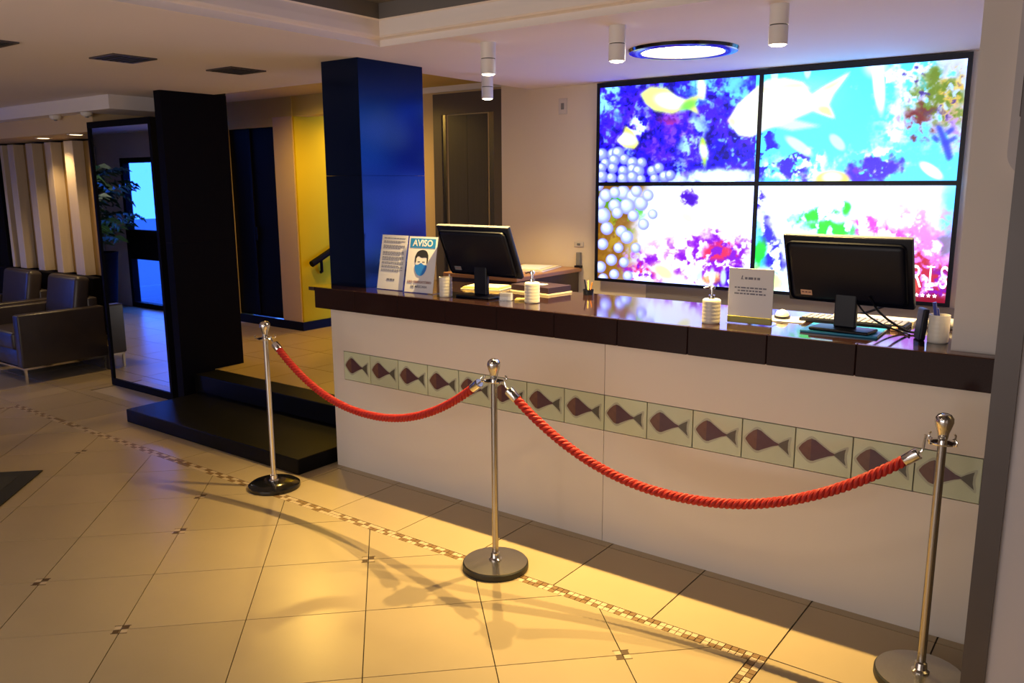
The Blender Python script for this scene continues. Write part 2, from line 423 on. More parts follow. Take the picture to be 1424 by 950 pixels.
# lobby shell behind the camera
struct(MB().box(5.5, 5.6, -6.6, 2.6, 0, 2.8).build('wall_right', PIER), 'lobby side wall')
struct(MB().box(-10.1, -10, -2.5, 1.0, 0, 2.8).build('wall_left', PIER), 'far left lobby wall')
struct(MB().box(-5.6, -5.5, -6.6, -2.4, 0, 2.8).build('wall_bay', PIER), 'wall beside the street window bay')
struct(MB().box(-5.5, -1.4, -6.6, -6.5, 0, 2.8).box(3.8, 5.6, -6.6, -6.5, 0, 2.8).box(-1.4, 3.8, -6.6, -6.5, 0, .35).box(-1.4, 3.8, -6.6, -6.5, 2.35, 2.8).build('wall_front', PIER), 'street front wall behind the camera')
WX0, WX1 = -7.85, -5.6
struct(MB().box(-10, WX0, -2.5, -2.4, 0, 2.8).box(WX0, WX1, -2.5, -2.4, 2.12, 2.8).build('wall_facade', PIER), 'street facade wall seen in the mirror')
def window(name, x0, x1, y, z0, z1, nx_, rails, label, m=BLACKP, gl=None):
    r = struct(MB().box(x0, x0+.07, y-.05, y+.05, z0, z1).box(x1-.07, x1, y-.05, y+.05, z0, z1).box(x0+.07, x1-.07, y-.05, y+.05, z1-.07, z1).box(x0+.07, x1-.07, y-.05, y+.05, z0, z0+.07).build(name, m), label)
    for i in range(1, nx_):
        x = x0+(x1-x0)*i/nx_; MB().box(x-.03, x+.03, y-.04, y+.04, z0+.07, z1-.07).build('mullion', m, r)
    for a, b in rails: MB().box(x0+.07, x1-.07, y-.042, y+.042, a, b).build('rail', m, r)
    for i in range(nx_):
        xa, xb = x0+(x1-x0)*i/nx_, x0+(x1-x0)*(i+1)/nx_
        MB().box(xa+.03, xb-.03, y-.004, y+.004, z0+.05, z1-.05).build('pane', gl or GLASS, r)
window('window_1', WX0, WX1, -2.45, 0, 2.12, 1, [(.70, 1.12)], 'dark framed street window with blue daylight')
window('window_added', -1.4, 3.8, -6.55, .35, 2.35, 4, [], 'added wide window behind the camera, white blinds blocking the blue sky', gl=BLIND)  # unseen window added for front fill; opaque blinds keep blue sky light out
MB().box(-40, 40, -40, -2.52, -.3, -.13).build('street_ground', ASPH); struct(bpy.data.objects['street_ground'], 'grey street outside the windows')

# ------------------------------------------------------------------ counter
C0, C1 = -.10, 3.498
desk = thing('reception_desk', 'white panelled reception desk with a row of fish tiles', 'desk', (C0, 0, 0))
def L(x): return x - C0
MB().box(L(C0), L(C0)+.02, .021, .55, 0, 1.012).build('side_panel', PANELW, desk)
for a, b in ((C0, 1.838), (1.8405, C1)):
    MB().box(L(a), L(b), 0, .02, .0, .5695).box(L(a), L(b), 0, .02, .7500, 1.012).build('front_panel', PANELW, desk)
MB().box(L(C0), L(-.0008), 0, .02, .5697, .7498).build('front_filler', PANELW, desk); MB().box(L(3.4508), L(C1), 0, .02, .5697, .7498).build('front_filler', PANELW, desk)
MB().box(L(C0)+.002, L(C1), .021, .026, .56, .76).build('tile_backing', GREYW, desk)
TZ, TH, TW = .747, .1745, .23
tile_me = MB().bbox(.0018, TW-.0018, -.0015, .005, TZ-TH, TZ, .0015, 1).mesh('fish_tile'); tile_me.materials.append(GTILE)
def fpoly(pts):            # tile fractions, v down
    return [(u*TW, TZ-v*TH) for u, v in pts]
def catm(pts, n=5):
    out = []; k = len(pts)
    for i in range(k):
        p0, p1, p2, p3 = pts[i-1], pts[i], pts[(i+1)%k], pts[(i+2)%k]
        for q in range(n):
            t = q/n
            out.append(tuple(.5*((2*p1[c])+(-p0[c]+p2[c])*t+(2*p0[c]-5*p1[c]+4*p2[c]-p3[c])*t*t+(-p0[c]+3*p1[c]-3*p2[c]+p3[c])*t**3) for c in (0,1)))
    return out
body_p = [(.29,.20),(.36,.22),(.50,.34),(.62,.44),(.70,.475),(.70,.515),(.60,.56),(.46,.65),(.34,.735),(.29,.745)]
head_p = [(.29,.20),(.22,.25),(.13,.36),(.075,.47),(.075,.505),(.14,.61),(.23,.72),(.29,.745)]
tail_p = [(.70,.475),(.78,.40),(.89,.315),(.875,.42),(.875,.58),(.90,.71),(.79,.60),(.70,.52)]
halo = MB().prism_y(fpoly(catm([(.03,.49),(.14,.30),(.29,.14),(.45,.26),(.68,.43),(.80,.34),(.93,.26),(.91,.5),(.93,.77),(.78,.64),(.68,.55),(.45,.71),(.29,.81),(.13,.67)])), -.0020, -.001).mesh('fish_edge')  # mid-tone rim that softens the fish outline
bodym = MB().prism_y(fpoly(body_p), -.0028, -.001).mesh('fish_body'); headm = MB().prism_y(fpoly(head_p), -.0028, -.001).mesh('fish_head')
tailm = MB().prism_y(fpoly(tail_p), -.0028, -.001).mesh('fish_tail')
for k in range(15):
    t = link('fish_tile', tile_me, GTILE, desk); t.location = (L(TW*k), 0, 0)
    for nm, me, mm in (('fish_soft_edge', halo, FISHH), ('fish_body', bodym, FISH1), ('fish_head', headm, FISH2), ('fish_tail', tailm, FISH3)):
        link(nm, me, mm, t)
SF = -.08
top = thing('countertop', 'long polished dark brown granite countertop on the reception desk', 'countertop', (-.15, SF, 1.014))
def K(x): return x + .15
slab = MB().box(K(-.15), K(3.499), .022, .136, 0, CT-1.014).box(K(.158), K(3.499), .136, .70, CT-.03-1.014, CT-1.014).box(K(-.20), K(-.15), .0, .6, CT-.022-1.014, CT-1.014).build('top_slab', GRANITE, top)
xs = [-.15+.3493*i for i in range(11)]; xs[-1] = 3.499
for a, b in zip(xs[:-1], xs[1:]):
    MB().bbox(K(a)+.0008, K(b)-.0008, 0, .0225, 0, CT-1.014, .003, 1).build('edge_piece', GRANED, top)

# ------------------------------------------------------------------ columns and steps
bc = thing('square_column', 'tall square column, glossy dark navy, lit blue by the screens, at left counter end', 'column', (0, .33, 0))
MB().bbox(-.155, .155, -.27, .27, CT+.0005, 1.80, .0005, 1).build('lower_cladding', NAVY, bc)
MB().bbox(-.155, .155, -.27, .27, 1.8008, H, .0005, 1).build('upper_cladding', NAVY, bc)
MB().box(-.075, .15, -.268, .265, 0, CT).build('core', NAVY, bc)
dc = thing('black_column', 'tall black panelled column beside the standing mirror', 'column', (-2.29, .57, 0))
MB().bbox(-.045, .045, -.29, .29, 0, 1.3, .0005, 1).build('lower_cladding', BLACKP, dc)
MB().bbox(-.045, .045, -.29, .29, 1.3008, H, .0005, 1).build('upper_cladding', BLACKP, dc)
st = thing('black_steps', 'pair of low polished black steps left of the reception desk', 'steps', (-1.13, 0, 0))
MB().bbox(-.99, .99, -.28, .36, 0, .10, .006, 2).build('lower_step', STEPM, st)
MB().bbox(-1.08, .99, .36, .574, 0, HF, .006, 2).build('upper_step', STEPM, st)

# ------------------------------------------------------------------ lift
lf = struct(MB().box(-1.44, -1.34, 2.47, 2.5, HF, 2.54).box(-.74, -.64, 2.47, 2.5, HF, 2.54).box(-1.34, -.74, 2.47, 2.5, 2.36, 2.54).build('door_2', LIFTF), 'dark steel lift door')
MB().box(-1.34, -1.30, 2.48, 2.5, HF, 2.36).build('jamb', STEEL, lf); MB().box(-.80, -.74, 2.48, 2.5, HF, 2.36).build('jamb', STEEL, lf)
MB().box(-1.28, -1.06, 2.492, 2.5, HF, 2.35).build('door_leaf', LIFTM, lf); MB().box(-1.057, -.83, 2.492, 2.5, HF, 2.35).build('door_leaf', LIFTM, lf)
struct(MB().box(-2.4, -.32, 2.485, 2.5, 2.56, 2.61).build('trim_7', MOULD), 'pale strip above the lift')
# ------------------------------------------------------------------ handrail in the stairwell
hr = thing('stair_handrail', 'black stair handrail on the yellow wall', 'handrail', (-3.02, 2.3, .93))
MB().tube([(0,0,0),(0,.35,.155),(0,1.4,.62)], .035, 8).build('rail', BLACKP, hr)
MB().tube([(-.06,.17,-.1),(-.02,.15,-.09),(0,.13,.04)], .016, 8).build('bracket', BLACKP, hr)

# ------------------------------------------------------------------ video wall
VX0, VX1, VZ0, VZ1, VY = .592, 2.988, 1.03, 2.452, 1.975
def noise2(x, y, seed):
    xi, yi = np.floor(x).astype(int), np.floor(y).astype(int); xf, yf = x-xi, y-yi
    def h(a, b):
        n = (a*374761393 + b*668265263 + seed*974634777) & 0x7fffffff
        n = ((n ^ (n >> 13))*1274126177) & 0x7fffffff
        return ((n ^ (n >> 16)) & 0xffff)/65535.
    u, v = xf*xf*(3-2*xf), yf*yf*(3-2*yf)
    return (h(xi,yi)*(1-u)+h(xi+1,yi)*u)*(1-v)+(h(xi,yi+1)*(1-u)+h(xi+1,yi+1)*u)*v
def fbm(x, y, sc, seed, o=4):
    a, s, t = 1., 0., 0.
    for i in range(o):
        s = s+a*noise2(x/sc*2**i, y/sc*2**i, seed+i); t += a; a *= .55
    return s/t
def inpoly(x, y, P):
    acc = 0.
    for ox, oy in ((0,0),(2,0),(-2,0),(0,2),(0,-2),(3.2,3.2),(-3.2,3.2),(3.2,-3.2),(-3.2,-3.2)): acc = acc + inpoly1(x+ox*.7, y+oy*.7, P)
    return acc/9.
def inpoly1(x, y, P):
    r = np.zeros(x.shape, bool); n = len(P)
    for i in range(n):
        (x1, y1), (x2, y2) = P[i], P[(i+1) % n]
        if y1 == y2: continue
        r ^= ((y1 > y) != (y2 > y)) & (x < (x2-x1)*(y-y1)/(y2-y1)+x1)
    return r*1.
def sm(a, lo, hi): 
    t = np.clip((a-lo)/(hi-lo), 0, 1); return t*t*(3-2*t)
def paint(X, Y):
    """underwater picture shown on the screens; X,Y run over the picture's own plane"""
    C = np.zeros(X.shape+(3,))
    def lay(col, a):
        a = np.clip(a, 0, 1)[..., None]; C[:] = C*(1-a)+np.array(col)/255.*a
    def ell(cx, cy, rx, ry, rot=0, soft=.25, wob=0, seed=0):
        dx, dy = X-cx, Y-cy; c, s = math.cos(rot), math.sin(rot)
        dd = np.sqrt(((dx*c+dy*s)/rx)**2+((-dx*s+dy*c)/ry)**2)
        if wob: dd = dd+wob*(fbm(X, Y, 14, seed)-.5)*2
        return 1-sm(dd, 1-soft, 1+soft)
    n1, n2, n3, n4 = fbm(X, Y, 34, 1), fbm(X+6*(fbm(X, Y, 12, 61, 2)-.5), Y, 18, 5), fbm(X, Y+6*(fbm(X, Y, 9, 67, 2)-.5), 12, 11, 5), fbm(X+5*(fbm(X, Y, 7, 51, 2)-.5), Y+5*(fbm(X, Y, 7, 57, 2)-.5), 8.5, 21, 4)
    # open water on the right, reef on the left
    lay((104, 208, 224), np.ones(X.shape))
    left = (X < 1060)
    tl = left & (Y < 256); bl = left & (Y >= 256); br = (~left) & (Y >= 254)
    lay((48, 22, 200), tl*1.)
    lay((84, 36, 180), tl*sm(n2, .42, .65)); lay((22, 6, 110), tl*sm(n3, .50, .72)); lay((110, 150, 230), tl*sm(n4, 0.560, 0.850)*sm(n1, .4, .6)*.7)
    lay((150, 190, 245), tl*sm(n4, .56, .74)*.75); lay((10, 0, 80), tl*(1-sm(n4, .26, .40))*.7)
    lay((130, 44, 160), tl*ell(930, 190, 50, 40, 0, .6, .5, 3)*sm(n4, 0.330, 0.770)*.8); lay((190, 60, 120), tl*ell(942, 176, 18, 18, 0, .7, .5, 5)*sm(n3, .40, .65)*.8)
    lay((130, 205, 245), tl*ell(1010, 122, 45, 20, 0, .6, .6, 8)*sm(n3, .40, .65)*.9); lay((170, 220, 250), tl*ell(850, 140, 22, 36, 0, .6, .6, 9)*sm(n3, .45, .65)*.9)
    lay((235, 248, 255), tl*ell(895, 178, 14, 14, 0, .5, .6, 2)*sm(n4, 0.380, 0.570)); lay((190, 215, 250), tl*ell(972, 196, 14, 34, .3, .6, .6, 12)*sm(n3, .42, .62)*.9)
    lay((240, 245, 255), tl*ell(1010, 248, 60, 12, 0, .5, .5, 14)); lay((120, 190, 250), tl*ell(1035, 120, 20, 30, 0, .5, .7, 30)*sm(n4, 0.380, 0.670))
    # upper right corals
    tr = (~left) & (Y < 254)
    lay((236, 240, 250), tr*ell(1268, 155, 30, 52, .4, .5, .8, 31)*sm(n4, 0.280, 0.570)); lay((255, 250, 255), tr*ell(1290, 105, 60, 24, -.2, .4, .9, 33)*sm(n4, 0.360, 0.620))
    lay((206, 190, 190), tr*ell(1325, 150, 34, 70, 0, .3, .6, 34)*sm(n3, .15, .4)); lay((122, 128, 36), tr*ell(1305, 145, 36, 38, -.4, .4, .6, 35)*sm(n3, .32, .52))
    lay((225, 175, 70), tr*ell(1330, 140, 20, 34, 0, .4, .9, 36)*sm(n4, 0.400, 0.670)); lay((130, 44, 40), tr*ell(1280, 174, 20, 24, 0, .5, .7, 37)*sm(n4, 0.340, 0.620))
    lay((190, 140, 160), tr*ell(1338, 185, 18, 28, 0, .4, .9, 40)*sm(n4, 0.430, 0.670)); lay((90, 60, 110), tr*ell(1300, 125, 34, 40, 0, .4, .9, 43)*sm(n4, 0.600, 0.790))
    for p in ([(1303,178),(1310,180),(1322,205),(1326,222),(1319,226),(1312,205)], [(1312,200),(1330,192),(1331,196),(1315,206)], [(1300,190),(1308,196),(1306,202),(1298,196)], [(1316,186),(1326,180),(1327,185),(1318,192)]): lay((40, 60, 190), inpoly(X, Y, p)*.9)
    lay((240, 250, 255), tr*ell(1120, 236, 56, 20, 0, .4, .8, 45)*sm(n4, 0.330, 0.570)); lay((60, 20, 200), tr*ell(1118, 236, 18, 20, .3, .4, 1.0, 46)*sm(n3, .4, .52)); lay((40, 10, 150), tr*ell(1070, 215, 16, 30, .3, .4, 1.0, 50)*sm(n3, .42, .55))
    lay((240, 250, 255), tr*ell(1225, 226, 34, 18, 0, .4, .8, 47)*sm(n4, 0.380, 0.570)); lay((70, 20, 190), tr*ell(1218, 237, 32, 15, -.25, .4, .9, 48)*sm(n3, .36, .5)); lay((120, 40, 170), tr*ell(1205, 240, 14, 10, 0, .5, .8, 49)*sm(n4, 0.380, 0.670))
    lay((255, 200, 90), ell(1166, 250, 24, 12)); lay((255, 240, 150), ell(1166, 247, 14, 8))
    lay((235, 252, 255), ell(1120, 205, 22, 7, .6)*.8); lay((240, 252, 255), ell(1172, 200, 14, 7, .8)*.7); lay((255, 252, 255), ell(1298, 238, 18, 7, .6))
    lay((245, 255, 255), ell(1226, 120, 8, 42, -.1)); lay((245, 255, 255), ell(1222, 100, 16, 14, .2, .5)*.8)
    lay((225, 252, 250), ell(1085, 108, 5, 12)*.8); lay((225, 252, 250), ell(1130, 102, 5, 12)*.8)
    # large pale fish across the two upper screens
    fish = [(1021,170),(1034,148),(1056,128),(1075,116),(1100,114),(1124,120),(1136,136),(1152,126),(1188,106),(1166,136),(1160,150),(1168,168),(1138,158),(1124,164),(1100,174),(1075,182),(1054,192),(1036,190)]
    lay((255, 250, 246), inpoly(X, Y, fish)); lay((255, 240, 150), inpoly(X, Y, fish)*ell(1110, 119, 50, 7, .1, .6)*.8); lay((250, 225, 110), inpoly(X, Y, fish)*ell(1160, 118, 30, 12, -.5, .5)*.8)
    lay((255, 236, 170), inpoly(X, Y, fish)*ell(1056, 178, 16, 26, .5, .7)*.6); lay((255, 214, 130), inpoly(X, Y, fish)*ell(1066, 150, 12, 30, .2, .7)*.55); lay((255, 190, 110), inpoly(X, Y, fish)*ell(1026, 172, 8, 8, 0, .6)*.8); lay((255, 214, 120), inpoly(X, Y, [(1060,124),(1120,120),(1136,128),(1120,128),(1062,132)])*.7); lay((250, 236, 190), inpoly(X, Y, [(1075,176),(1110,168),(1150,178),(1110,184)])*.7); lay((255, 225, 120), inpoly(X, Y, fish)*ell(1160, 160, 20, 8, .4, .5))
    # small yellow fish
    for P, c1, c2 in (([(897,132),(912,122),(934,124),(950,136),(962,140),(985,132),(975,146),(982,162),(962,152),(944,160),(918,156),(905,146)], (240,232,110), (255,255,245)),
                      ([(864,196),(874,186),(876,176),(888,184),(896,200),(890,208),(876,206)], (255,232,70), (255,250,190)), ([(984,190),(990,196),(994,214),(990,238),(986,222),(982,204)], (200,235,60), (250,250,200)),
                      ([(978,112),(986,108),(990,124),(988,142),(980,140)], (240,240,120), (255,255,230))):
        m = inpoly(X, Y, P); cx = sum(p[0] for p in P)/len(P); cy = sum(p[1] for p in P)/len(P)
        lay(c1, m*1.); lay(c2, m*ell(cx-4, cy, 18, 9, .2, .6))
    lay((120, 220, 60), tl*ell(966, 148, 12, 6, -.4, .6)*.8)
    # lower left: anemone bubbles over a brown reef, pale haze, magenta corals
    lay((252, 248, 255), bl*1.); lay((148, 92, 24), bl*(1-sm(X+.55*(Y-262)*.4+26*(n2-.5), 885, 930))); lay((80, 170, 30), bl*ell(870, 295, 34, 26, 0, .5, .8, 60)*sm(n3, .4, .55)); lay((180, 130, 30), bl*ell(862, 330, 26, 34, 0, .5, .8, 61)*sm(n3, .4, .55))
    lay((255, 232, 214), bl*ell(960, 320, 60, 30, 0, .8, .5, 71)*.8); lay((240, 214, 250), bl*ell(1020, 300, 40, 40, 0, .8, .6, 72)*.7)
    lay((215, 150, 235), bl*ell(960, 356, 75, 26, 0, .5, .7, 62)*sm(n4, 0.330, 0.620)); lay((150, 30, 150), bl*(ell(905, 376, 30, 22, .2, .5, .9, 63)+ell(985, 358, 44, 24, -.1, .5, .9, 64)+ell(1025, 362, 34, 34, 0, .5, .9, 65))*sm(n4, 0.440, 0.650))
    lay((230, 60, 80), bl*(ell(1010, 352, 22, 14, 0, .5, .9, 66)+ell(898, 382, 20, 12, 0, .5, .8, 67))*sm(n3, .45, .58)); lay((90, 20, 140), bl*(ell(968, 274, 12, 14, 0, .4, .8, 68)+ell(1030, 384, 28, 12, 0, .4, .8, 69))*sm(n4, 0.340, 0.570)); lay((255, 225, 130), bl*(ell(933, 378, 18, 9, .5, .5)+ell(966, 302, 12, 7, .6, .5)*.8)); lay((255, 150, 60), bl*ell(1002, 386, 14, 7, 0, .6, .6, 70)*.8)
    for cx, cy in ((984,380),(1002,382),(1018,384),(1034,386)): lay((215, 225, 255), bl*ell(cx, cy, 4, 11, 0, .4)*.85)
    rb = random.Random(5)
    bub = [(842+14*i+rb.uniform(-4,4)+(5 if j % 2 else 0), 214+11*j+rb.uniform(-3,3), rb.uniform(7,9.5)) for j in range(4) for i in range(8) if 14*i < 40+26*j]
    bub += [(874,268,10),(888,274,10),(900,283,10),(880,287,11),(862,286,9),(893,266,8),(910,272,8),(845,300,11),(866,296,8),(851,318,9),(872,322,8),(889,300,8),(904,312,8),(840,282,9),(849,272,9),(862,268,8),(880,330,9),(845,340,8),(868,345,7),(858,362,8),(876,365,7),(842,372,8),(882,384,7),(862,382,7),(846,388,7),(893,345,7),(917,298,7),(838,258,8)]
    for cx, cy, r in bub:
        m = ell(cx, cy, r, r, 0, .10); lo = cy > 256; lay((158, 142, 186) if lo else (128, 116, 190), m); lay((214, 204, 226) if lo else (176, 168, 218), ell(cx-r*.1, cy-r*.1, r*.74, r*.74, 0, .5)*m*.9); lay((250, 246, 255), ell(cx-r*.25, cy-r*.3, r*.36, r*.36, 0, .7)*m)
    # lower right: pale haze, green weed, blue rock, red and pink corals
    lay((253, 250, 252), br*1.); lay((255, 226, 206), br*ell(1230, 290, 70, 30, 0, .8, .5, 98)*.8); lay((226, 200, 244), br*ell(1100, 310, 40, 40, 0, .8, .7, 99)*sm(n3, .3, .6)*.8); lay((60, 40, 190), br*ell(1082, 350, 16, 48, -.25, .4, .7, 80)*sm(n3, .36, .52)); lay((90, 210, 245), br*ell(1068, 345, 7, 40, -.15, .5, .6, 81)*.7); lay((40, 190, 60), br*ell(1068, 352, 8, 22, .2, .4, .6, 82))
    lay((240, 250, 130), br*ell(1078, 386, 26, 16, .3, .5, .4, 83)); lay((30, 215, 40), br*(ell(1140, 298, 26, 10, -.3, .5, .8, 84)+ell(1165, 316, 34, 10, .1, .5, .8, 85)+ell(1186, 290, 6, 10, 0, .5, .6, 86))*sm(n3, .36, .5))
    lay((120, 220, 245), br*ell(1328, 290, 16, 44, .1, .6, .3, 87)); lay((70, 30, 190), br*ell(1066, 276, 8, 12, 0, .5, .8, 88)*sm(n4, 0.380, 0.620))
    lay((232, 130, 190), br*ell(1285, 356, 60, 58, 0, .4, .6, 89)*sm(n3, .30, .5)); lay((196, 50, 60), br*(ell(1278, 362, 46, 30, .4, .5, .8, 90)+ell(1300, 392, 50, 22, 0, .5, .7, 91))*sm(n4, 0.380, 0.630)); lay((150, 30, 130), br*ell(1312, 395, 24, 24, 0, .5, .8, 92)*sm(n3, .42, .55)); lay((255, 160, 60), br*ell(1268, 390, 16, 12, 0, .6, .6, 93)*.7)
    lay((150, 20, 40), br*ell(1285, 414, 60, 9, 0, .5, .5, 94)); lay((250, 235, 255), br*ell(1312, 345, 16, 14, .4, .6, .8, 95)*sm(n4, 0.430, 0.670)*.8); lay((120, 110, 90), br*ell(1322, 335, 16, 12, 0, .5, .8, 96)*sm(n3, .4, .6)*.7)
    lay((225, 70, 160), br*ell(1225, 320, 30, 14, .2, .5, .9, 97)*sm(n4, 0.440, 0.670))
    return C
def homog(src, dst):
    A = []
    for (x, y), (u, v) in zip(src, dst):
        A += [[x, y, 1, 0, 0, 0, -u*x, -u*y, -u], [0, 0, 0, x, y, 1, -v*x, -v*y, -v]]
    return np.linalg.svd(np.array(A))[2][-1].reshape(3, 3)
HM = homog([(0,0),(1,0),(1,1),(0,1)], [(836,117),(1350,82),(1326,420),(834,391)])
scrm = bpy.data.materials.new('screen_picture'); scrm.use_nodes = True
nt = scrm.node_tree; pb = nt.nodes['Principled BSDF']
at = nt.nodes.new('ShaderNodeAttribute'); at.attribute_name = 'picture'
pb.inputs['Base Color'].default_value = (.01, .01, .01, 1); pb.inputs['Roughness'].default_value = .25
wb_ = nt.nodes.new('ShaderNodeMix'); wb_.data_type = 'RGBA'; wb_.blend_type = 'MULTIPLY'; wb_.inputs['Factor'].default_value = 1
wb_.inputs['B'].default_value = (.56, .82, 1.60, 1); nt.links.new(at.outputs['Color'], wb_.inputs['A']); nt.links.new(wb_.outputs['Result'], pb.inputs['Emission Color']); pb.inputs['Emission Strength'].default_value = 2.7
mx_, mz_ = VX0+(VX1-VX0)*.505, VZ0+(VZ1-VZ0)*.5
def display(name, x0, x1, z0, z1, label, side):
    r = thing(name, label, 'display', ((x0+x1)/2, VY, z0), group='video wall displays')
    cx = (x0+x1)/2; b = .016; bl_, br_ = (.024 if x0 < 1 else .014), (.024 if x1 > 2.5 else .014); bb_, bt_ = (.022 if z0 < 1.2 else .014), (.034 if z1 > 2 else .014)
    X0, X1, Z1 = x0-cx, x1-cx, z1-z0
    MB().box(X0+.03, X1-.03, .012, .055, .03, Z1-.03).build('rear_housing', BLKPLAS, r)
    fr = MB(); fr.box(X0, X0+bl_, -.004, .012, 0, Z1).box(X1-br_, X1, -.004, .012, 0, Z1).box(X0+bl_, X1-br_, -.004, .012, 0, bb_).box(X0+bl_, X1-br_, -.004, .012, Z1-bt_, Z1)
    fr.build('bezel', BLKPLAS, r)
    NX, NZ = 230, 138
    xx = np.linspace(X0+bl_, X1-br_, NX); zz = np.linspace(bb_, Z1-bt_, NZ); gx, gz = np.meshgrid(xx, zz)
    u = (gx+cx-VX0)/(VX1-VX0); v = 1-(gz+z0-VZ0)/(VZ1-VZ0)
    q = np.stack([u, v, np.ones_like(u)], -1) @ HM.T
    colr = paint(q[..., 0]/q[..., 2], q[..., 1]/q[..., 2])
    lin = np.where(colr <= .04045, colr/12.92, ((colr+.055)/1.055)**2.4)**1.28
    verts = np.stack([gx, np.zeros_like(gx)+.002, gz], -1).reshape(-1, 3)
    idx = np.arange(NX*NZ).reshape(NZ, NX)
    faces = np.stack([idx[:-1,:-1], idx[:-1,1:], idx[1:,1:], idx[1:,:-1]], -1).reshape(-1, 4)
    me = bpy.data.meshes.new('screen'); me.from_pydata(verts.tolist(), [], faces.tolist())
    ca = me.color_attributes.new('picture', 'FLOAT_COLOR', 'POINT')
    ca.data.foreach_set('color', np.concatenate([lin.reshape(-1, 3), np.ones((NX*NZ, 1))], 1).astype(np.float32).ravel())
    s = link('screen', me, scrm, r); s['label'] = 'glowing screen showing an underwater reef'
    return r, s
display('wall_display', VX0, mx_, mz_, VZ1, 'upper left wall display showing yellow fish over a violet reef', 0)
display('wall_display', mx_, VX1, mz_, VZ1, 'upper right wall display showing a pale fish in turquoise water', 0)
display('wall_display', VX0, mx_, VZ0, mz_, 'lower left wall display showing round white anemone bubbles', 0)
dbr, sbr = display('wall_display', mx_, VX1, VZ0, mz_, 'lower right wall display with white letters behind the right monitor', 0)
def vw(u, v):      # wall fraction -> local to the lower right display
    return (VX0+(VX1-VX0)*u-(mx_+VX1)/2, VZ1-(VZ1-VZ0)*v-VZ0)
for ch, u in (('R', .921), ('I', .952), ('S', .982)):
    x, z = vw(u, .885); t = text('letter', ch, .19, SCRLET, dbr, (x, .0005, z), sx=.52)
x, z = vw(.952, .885)
for dz in (-.066, .066): MB().box(x-.022, x+.022, 0, .001, z+dz-.004, z+dz+.004).build('letter_serif', SCRLET, dbr)
for i in range(4):
    x, z = vw(.925+.0135*i, .958)
    MB().prism_y([(x+.013*(1 if k % 2 == 0 else .45)*math.sin(k*PI/5), z+.013*(1 if k % 2 == 0 else .45)*math.cos(k*PI/5)) for k in range(10)], -.0005, .001).build('star', SCRLET, dbr)

# ------------------------------------------------------------------ ceiling fixtures
def spot_in(parent_loc, power, size=1.72, color=(1, .69, .24), r=.012):
    d = bpy.data.lights.new('pendant_lamp', 'SPOT'); d.energy = power; d.spot_size = size; d.spot_blend = .75; d.color = color; d.shadow_soft_size = r
    o = bpy.data.objects.new('pendant_lamp', d); COL.objects.link(o); o.location = parent_loc; return o
pm1 = MB().lathe([(.0, 0), (.0385, 0), (.0385, -.078), (.0, -.078)], 28).mesh('b'); pm2 = MB().lathe([(.036, -.078), (.036, -.083)], 28).mesh('b'); pm3 = MB().lathe([(.0385, -.083), (.0385, -.156), (.034, -.156), (.034, -.150)], 28, cap=False).mesh('b')
pm4 = MB().lathe([(.0, -.163), (.015, -.1625), (.028, -.160), (.0335, -.155)], 28, cap=False).mesh('b')
for (x, y), lab, pw in (((1.045, .13), 'white cylinder ceiling spotlight nearest the navy column', 250), ((1.80, .13), 'white cylinder ceiling spotlight left of the round ceiling lamp', 250), ((2.55, .13), 'white cylinder ceiling spotlight right of the round ceiling lamp', 250), ((.25, 1.13), 'farthest white cylinder ceiling spotlight, in front of the lift', 100)):
    r = thing('ceiling_spotlight', lab, 'spotlight', (x, y, H), group='cylinder ceiling spotlights')
    link('upper_tube', pm1, WHITEP, r, True); link('joint_ring', pm2, VENTM, r); link('lower_tube', pm3, WHITEP, r, True); link('lens', pm4, LAMPW, r)
    spot_in((x, y, H-.170), pw)
rl = thing('round_ceiling_lamp', 'large round recessed ceiling lamp with a dark polished rim', 'lamp', (1.735, .96, H))
MB().lathe([(.225, -.002), (.222, -.018), (.245, -.022), (.290, -.016), (.296, 0), (.225, 0)], 64, cap=False).build('rim', GLOSSBK, rl, True)
MB().lathe([(0, -.012), (.224, -.012)], 64, cap=False).build('diffuser', RINGW, rl)
def vent(x, y, label):
    r = thing('ceiling_vent', label, 'vent', (x, y, H), group='square ceiling vents')
    m = MB(); s = .13
    m.box(-s, s, -s, -s+.018, -.008, 0).box(-s, s, s-.018, s, -.008, 0).box(-s, -s+.018, -s+.018, s-.018, -.008, 0).box(s-.018, s, -s+.018, s-.018, -.008, 0); m.build('frame', DKTRIM, r)
    MB().box(-s+.018, s-.018, -s+.018, s-.018, -.002, 0).build('backing', VENTM, r)
    for i in range(6): 
        y_ = -s+.035+i*.038; MB().box(-s+.018, s-.018, y_, y_+.012, -.009, -.002).build('slat', VENTM, r)
vent(-.90, -.74, 'square dark ceiling vent, middle one of the row'); vent(-.85, -.03, 'square dark ceiling vent nearest the navy column'); vent(-.92, -1.47, 'square dark ceiling vent cut by the left photo edge')
def downlight(x, y, z, label, power, color=(1, .68, .30), size=2.2):
    r = thing('recessed_downlight', label, 'downlight', (x, y, z))
    MB().lathe([(.055, 0), (.075, 0), (.075, -.006), (.055, -.004)], 28, cap=False).build('ring', WHITEP, r); MB().lathe([(0, -.003), (.055, -.003)], 28, cap=False).build('lens', DOWNW, r)
    if power:
        d = bpy.data.lights.new('downlight_lamp', 'SPOT'); d.energy = power; d.spot_size = size; d.spot_blend = .6; d.color = color; d.shadow_soft_size = .05
        o = bpy.data.objects.new('downlight_lamp', d); COL.objects.link(o); o.location = (x, y, z-.012)
downlight(-4.77, .55, 2.2, 'glowing recessed downlight above the left armchair', 40); downlight(-3.95, .46, 2.2, 'glowing recessed downlight next to the mirror top', 40)
